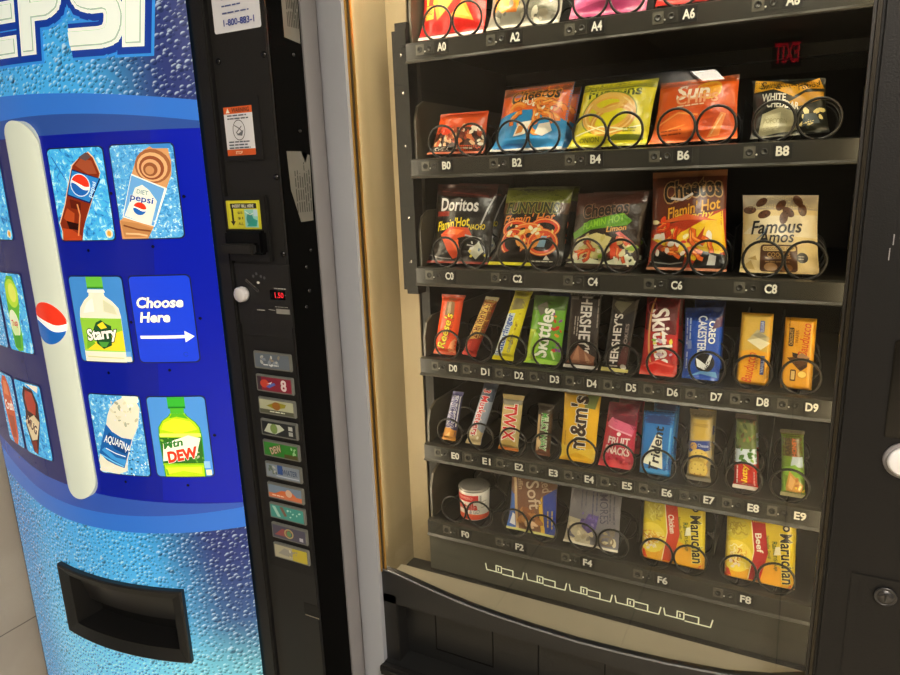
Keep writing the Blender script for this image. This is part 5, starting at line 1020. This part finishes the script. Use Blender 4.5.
packet('chocolate_bar', 'E3', [(.166, 0), (.200, 0), (.203, .108), (.168, .108)], .022, '#4a3626', e3, 'brown bar with green lettering on the fifth shelf', 'candy', 'bar')
packet('candy_bag', 'E4', [(.220, 0), (.291, 0), (.297, .154), (.221, .154)], .024, '#e8b41a', E4, 'tall yellow peanut candy bag on the fifth shelf', 'candy', 'pillow')
E5o = packet('candy_bag', 'E5', [(.300, 0), (.366, 0), (.371, .128), (.312, .126)], .026, '#c42c4a', E5, 'pink-red fruit snack bag on the fifth shelf', 'candy', 'pillow')
E6o = packet('gum_packet', 'E6', [(.380, 0), (.437, 0), (.438, .124), (.381, .120)], .016, '#2476c4', E6, 'blue chewing gum packet with a white slanted triangle on the fifth shelf', 'chewing gum', 'box')
E7o = packet('cracker_packet', 'E7', [(.463, 0), (.508, 0), (.506, .132), (.462, .132)], .026, '#b0a078', E7, 'clear packet of round yellow crackers with a blue band on the fifth shelf', 'crackers', 'bar')
E8o = packet('snack_bar', 'E8', [(.545, 0), (.589, 0), (.576, .135), (.540, .135)], .020, '#5c6a3a', E8, 'green snack bar with a red foot on the fifth shelf', 'snack bar', 'bar')
packet('snack_bar', 'E9', [(.623, 0), (.664, 0), (.652, .118), (.614, .116)], .020, '#6f8f34', E9, 'green granola bar at the right end of the fifth shelf', 'snack bar', 'bar')
behind(E5o, .082, 'dark pink fruit snack bag behind the front one', 0); behind(E6o, .082, 'second blue gum packet just behind the front one', 0); behind(E7o, .082, 'second cracker packet just behind the front one', 0); behind(E8o, .082, 'second green bar with a red foot behind the front one', 0)

# ---- F: lowest shelf
cz = ZL['F']+.0125+.0054; cxx, cyy = .012, YT['F']+.0475
cup = empty('spread_tub', (cxx, cyy, cz), 'small white tub with a red lid label at the left end of the lowest shelf', 'tub', GROUPS['F'])
b = MB(); b.lathe([(.030, 0), (.032, .002), (.0345, .066), (.034, .068)], (cxx, cyy, cz), (0, 0, 1), M('#e6e0d6', .35, name='white_tub_print'), 40)
def cupfn(X, Y, h):
    a = (X-.06)/.0345; r = .0322+.0025*(Y+.001)/.064+h; return (cxx+r*math.sin(a), cyy-r*math.cos(a), cz+.003+Y)
pr = Print(.12, .060, paper, h0=.0004); pr.r(0, 0, 1, .18, '#cf4a2a'); pr.p([(.2, .18), (.5, .24), (.9, .18)], '#d86a3a'); pr.r(.16, .72, .70, .98, '#c82020'); pr.t('FERRERO', .44, .86, .036, .007, '#f0a89a'); pr.t('nutella', .47, .53, .050, .017, '#b82a20', off=.04); pr.t('& GO', .62, .32, .024, .010, '#8a9098', sh=.2, off=.02)
pr.p([(.0, .3), (.2, .44), (.26, .2), (.1, .18)], '#7a5238'); pr.lines(.84, .6, .02, 3, .007, .002, '#9a9088', seed=3); pr.r(.72, .72, .76, .98, '#a8a49c'); pr.apply(b, cupfn, .006); part(b, 'tub_body', cup)
b = MB(); b.lathe([(.0345, .068), (.0352, .069), (.0352, .073), (.032, .0745), (.0002, .075)], (cxx, cyy, cz), (0, 0, 1), M('#a09a92', .25, metal=.5, name='foil_lid'), 40); part(b, 'lid', cup, 'silvery foil lid')
def F2(p):
    p.r(0, 0, 1, 1, '#7a5440'); p.p([(0, 0), (.20, 0), (.13, .55), (0, .6)], '#2f63b8'); p.p([(.20, 0), (.26, .0), (.12, 1), (.05, 1)], '#c9a878'); p.p([(.72, .0), (.80, 0), (.74, .60), (.68, .5)], '#e0b43a'); p.p([(.80, 0), (1, 0), (1, .72), (.76, .60)], '#2a3f94')
    p.t('Soft', .56, .60, .060, .030, '#d0b8a0', rot=-78, off=.03, out=('#5a3824', .03)); p.t('baked', .78, .84, .050, .020, '#b89a80', rot=-78, off=.03); p.t('muffin', .24, .80, .040, .012, '#c8a888', rot=-82, off=.02); p.blobs(14, .3, .06, .7, .36, .006, .013, ['#a0683c', '#b8804a', '#8a5634', '#c89058'], 5); p.blobs(4, .36, .1, .66, .16, .006, .012, ['#e0bc98'], 3); p.p([(.05, .08), (.10, .26), (.16, .24), (.18, .06)], '#e6e8ee'); p.lines(.9, .2, .05, 2, .008, .0024, '#c8a83a', rot=-90, seed=3); p.r(0, 0, 1, .03, '#c8c478')
def F4(p):
    p.r(0, 0, 1, 1, '#78747a'); p.p([(0, 0), (.5, 0), (.4, .4), (0, .4)], '#b9ae94'); p.blobs(22, .05, .03, .95, .3, .004, .010, ['#cfc2a0', '#a89a7c', '#8c8272', '#dccfae', '#6a6470'], 3); p.p([(.30, .30), (.42, .52), (.62, .50), (.58, .28), (.44, .2)], '#5a4a8c'); p.blobs(10, .3, .28, .6, .52, .003, .006, ['#6f5aa8', '#4a3a7a', '#8a7ab0'], 5)
    p.t('SMORES', .70, .66, .07, .018, '#4a4658', rot=-84, off=.03, out=('#98949c', .02)); p.lines(.52, .7, .07, 2, .008, .0026, '#4e4a66', rot=-86, seed=4); p.lines(.86, .6, .09, 2, .008, .0026, '#54505e', rot=-86, seed=7); p.lines(.3, .75, .05, 2, .009, .0024, '#5c5668', rot=-86, seed=9); p.ring(.80, .14, .012, .010, .003, '#8a7a64', n=14); p.r(0, 0, 1, .03, '#e0d8c4'); p.p([(0, .6), (.1, 1), (0, 1)], '#9a969a')
def ramen(flav, tone):
    def f(p):
        p.r(0, 0, 1, 1, '#d8c024'); p.p([(.0, 0), (1, 0), (1, .25), (.6, .4), (0, .3)], '#e8a81e'); p.p([(.36, 1), (.56, 1), (.62, .5), (.50, 0), (.34, 0), (.42, .5)], tone); p.p([(.0, 0), (.14, 0), (.06, .18), (0, .2)], '#d83a20'); p.p([(.8, 0), (1, 0), (1, .12)], '#d8542a')
        p.st([(.36, 1), (.42, .5), (.34, 0)], .0016, '#f0e4b0'); p.e(.17, .38, .027, .030, '#efd64a'); p.e(.17, .80, .022, .02, '#c8b83a')
        R = random.Random(len(flav))
        for cv, n_, rx, ry in ((.38, 22, .024, .028), (.80, 12, .019, .017)):
            for i in range(n_):
                a = R.uniform(0, 6.28); q = R.uniform(0, .75); c0, c1 = .17+q*rx*math.cos(a)/p.W, cv+q*ry*math.sin(a)/p.H; d = R.uniform(0, PI); ph = R.uniform(0, 6)
                pts = []
                for t in range(7):
                    s_ = (t-3)*.0036; w_ = .0030*math.sin(t*1.7+ph); pts.append((c0+(s_*math.cos(d)-w_*math.sin(d))/p.W, c1+(s_*math.sin(d)+w_*math.cos(d))/p.H))
                p.st(pts, .0021, R.choice(['#f6e27c', '#d8961e', '#fbeeb0', '#e8b43a', '#c9821a'] if cv < .5 else ['#cfc04a', '#a8942a', '#e0d468']))
        p.blobs(5, .08, .2, .28, .3, .003, .006, ['#e8d8c0', '#c87a3a'], 4)
        p.t(flav, .49, .64, .036, .011, '#f2ead8', rot=-82, off=.04); p.t('Ramen', .72, .58, .030, .009, '#3f5a1c', rot=-82, off=.03); p.t('Noodle Soup', .62, .60, .042, .007, '#4a5a1c', rot=-82, off=.02); p.t('Soup', .73, .36, .022, .008, '#4a5a1c', rot=-82, off=.03)
        p.t('Maruchan', .885, .47, .090, .020, '#1f1812', rot=-86, off=.05, out=('#f0e070', .05)); p.e(.86, .92, .006, .006, '#1f1812'); p.e(.86, .92, .003, .003, '#e0d8b0'); p.p([(.70, .5), (.80, .52), (.78, .64), (.72, .62)], '#e8e4c8')
    return f
packet('cake_packet', 'F2', [(.101, 0), (.210, 0), (.207, .142), (.103, .136)], .034, '#7a5440', F2, 'brown and blue bakery packet on the lowest shelf', 'bakery packet', 'pillow')
packet('pastry_packet', 'F4', [(.230, 0), (.343, 0), (.343, .134), (.240, .132)], .026, '#78747a', F4, 'grey and purple pastry packet on the lowest shelf', 'pastry packet', 'pillow')
packet('noodle_packet', 'F6', [(.388, 0), (.506, 0), (.499, .130), (.386, .126)], .030, '#d8c024', ramen('Chicken', '#d0401e'), 'yellow instant noodle packet with an orange-red stripe on the lowest shelf', 'noodles', 'box')
packet('noodle_packet', 'F8', [(.541, 0), (.659, 0), (.653, .124), (.538, .120)], .030, '#d8c024', ramen('Beef', '#b81f22'), 'yellow instant noodle packet with a deep red stripe, right end of the lowest shelf', 'noodles', 'box')
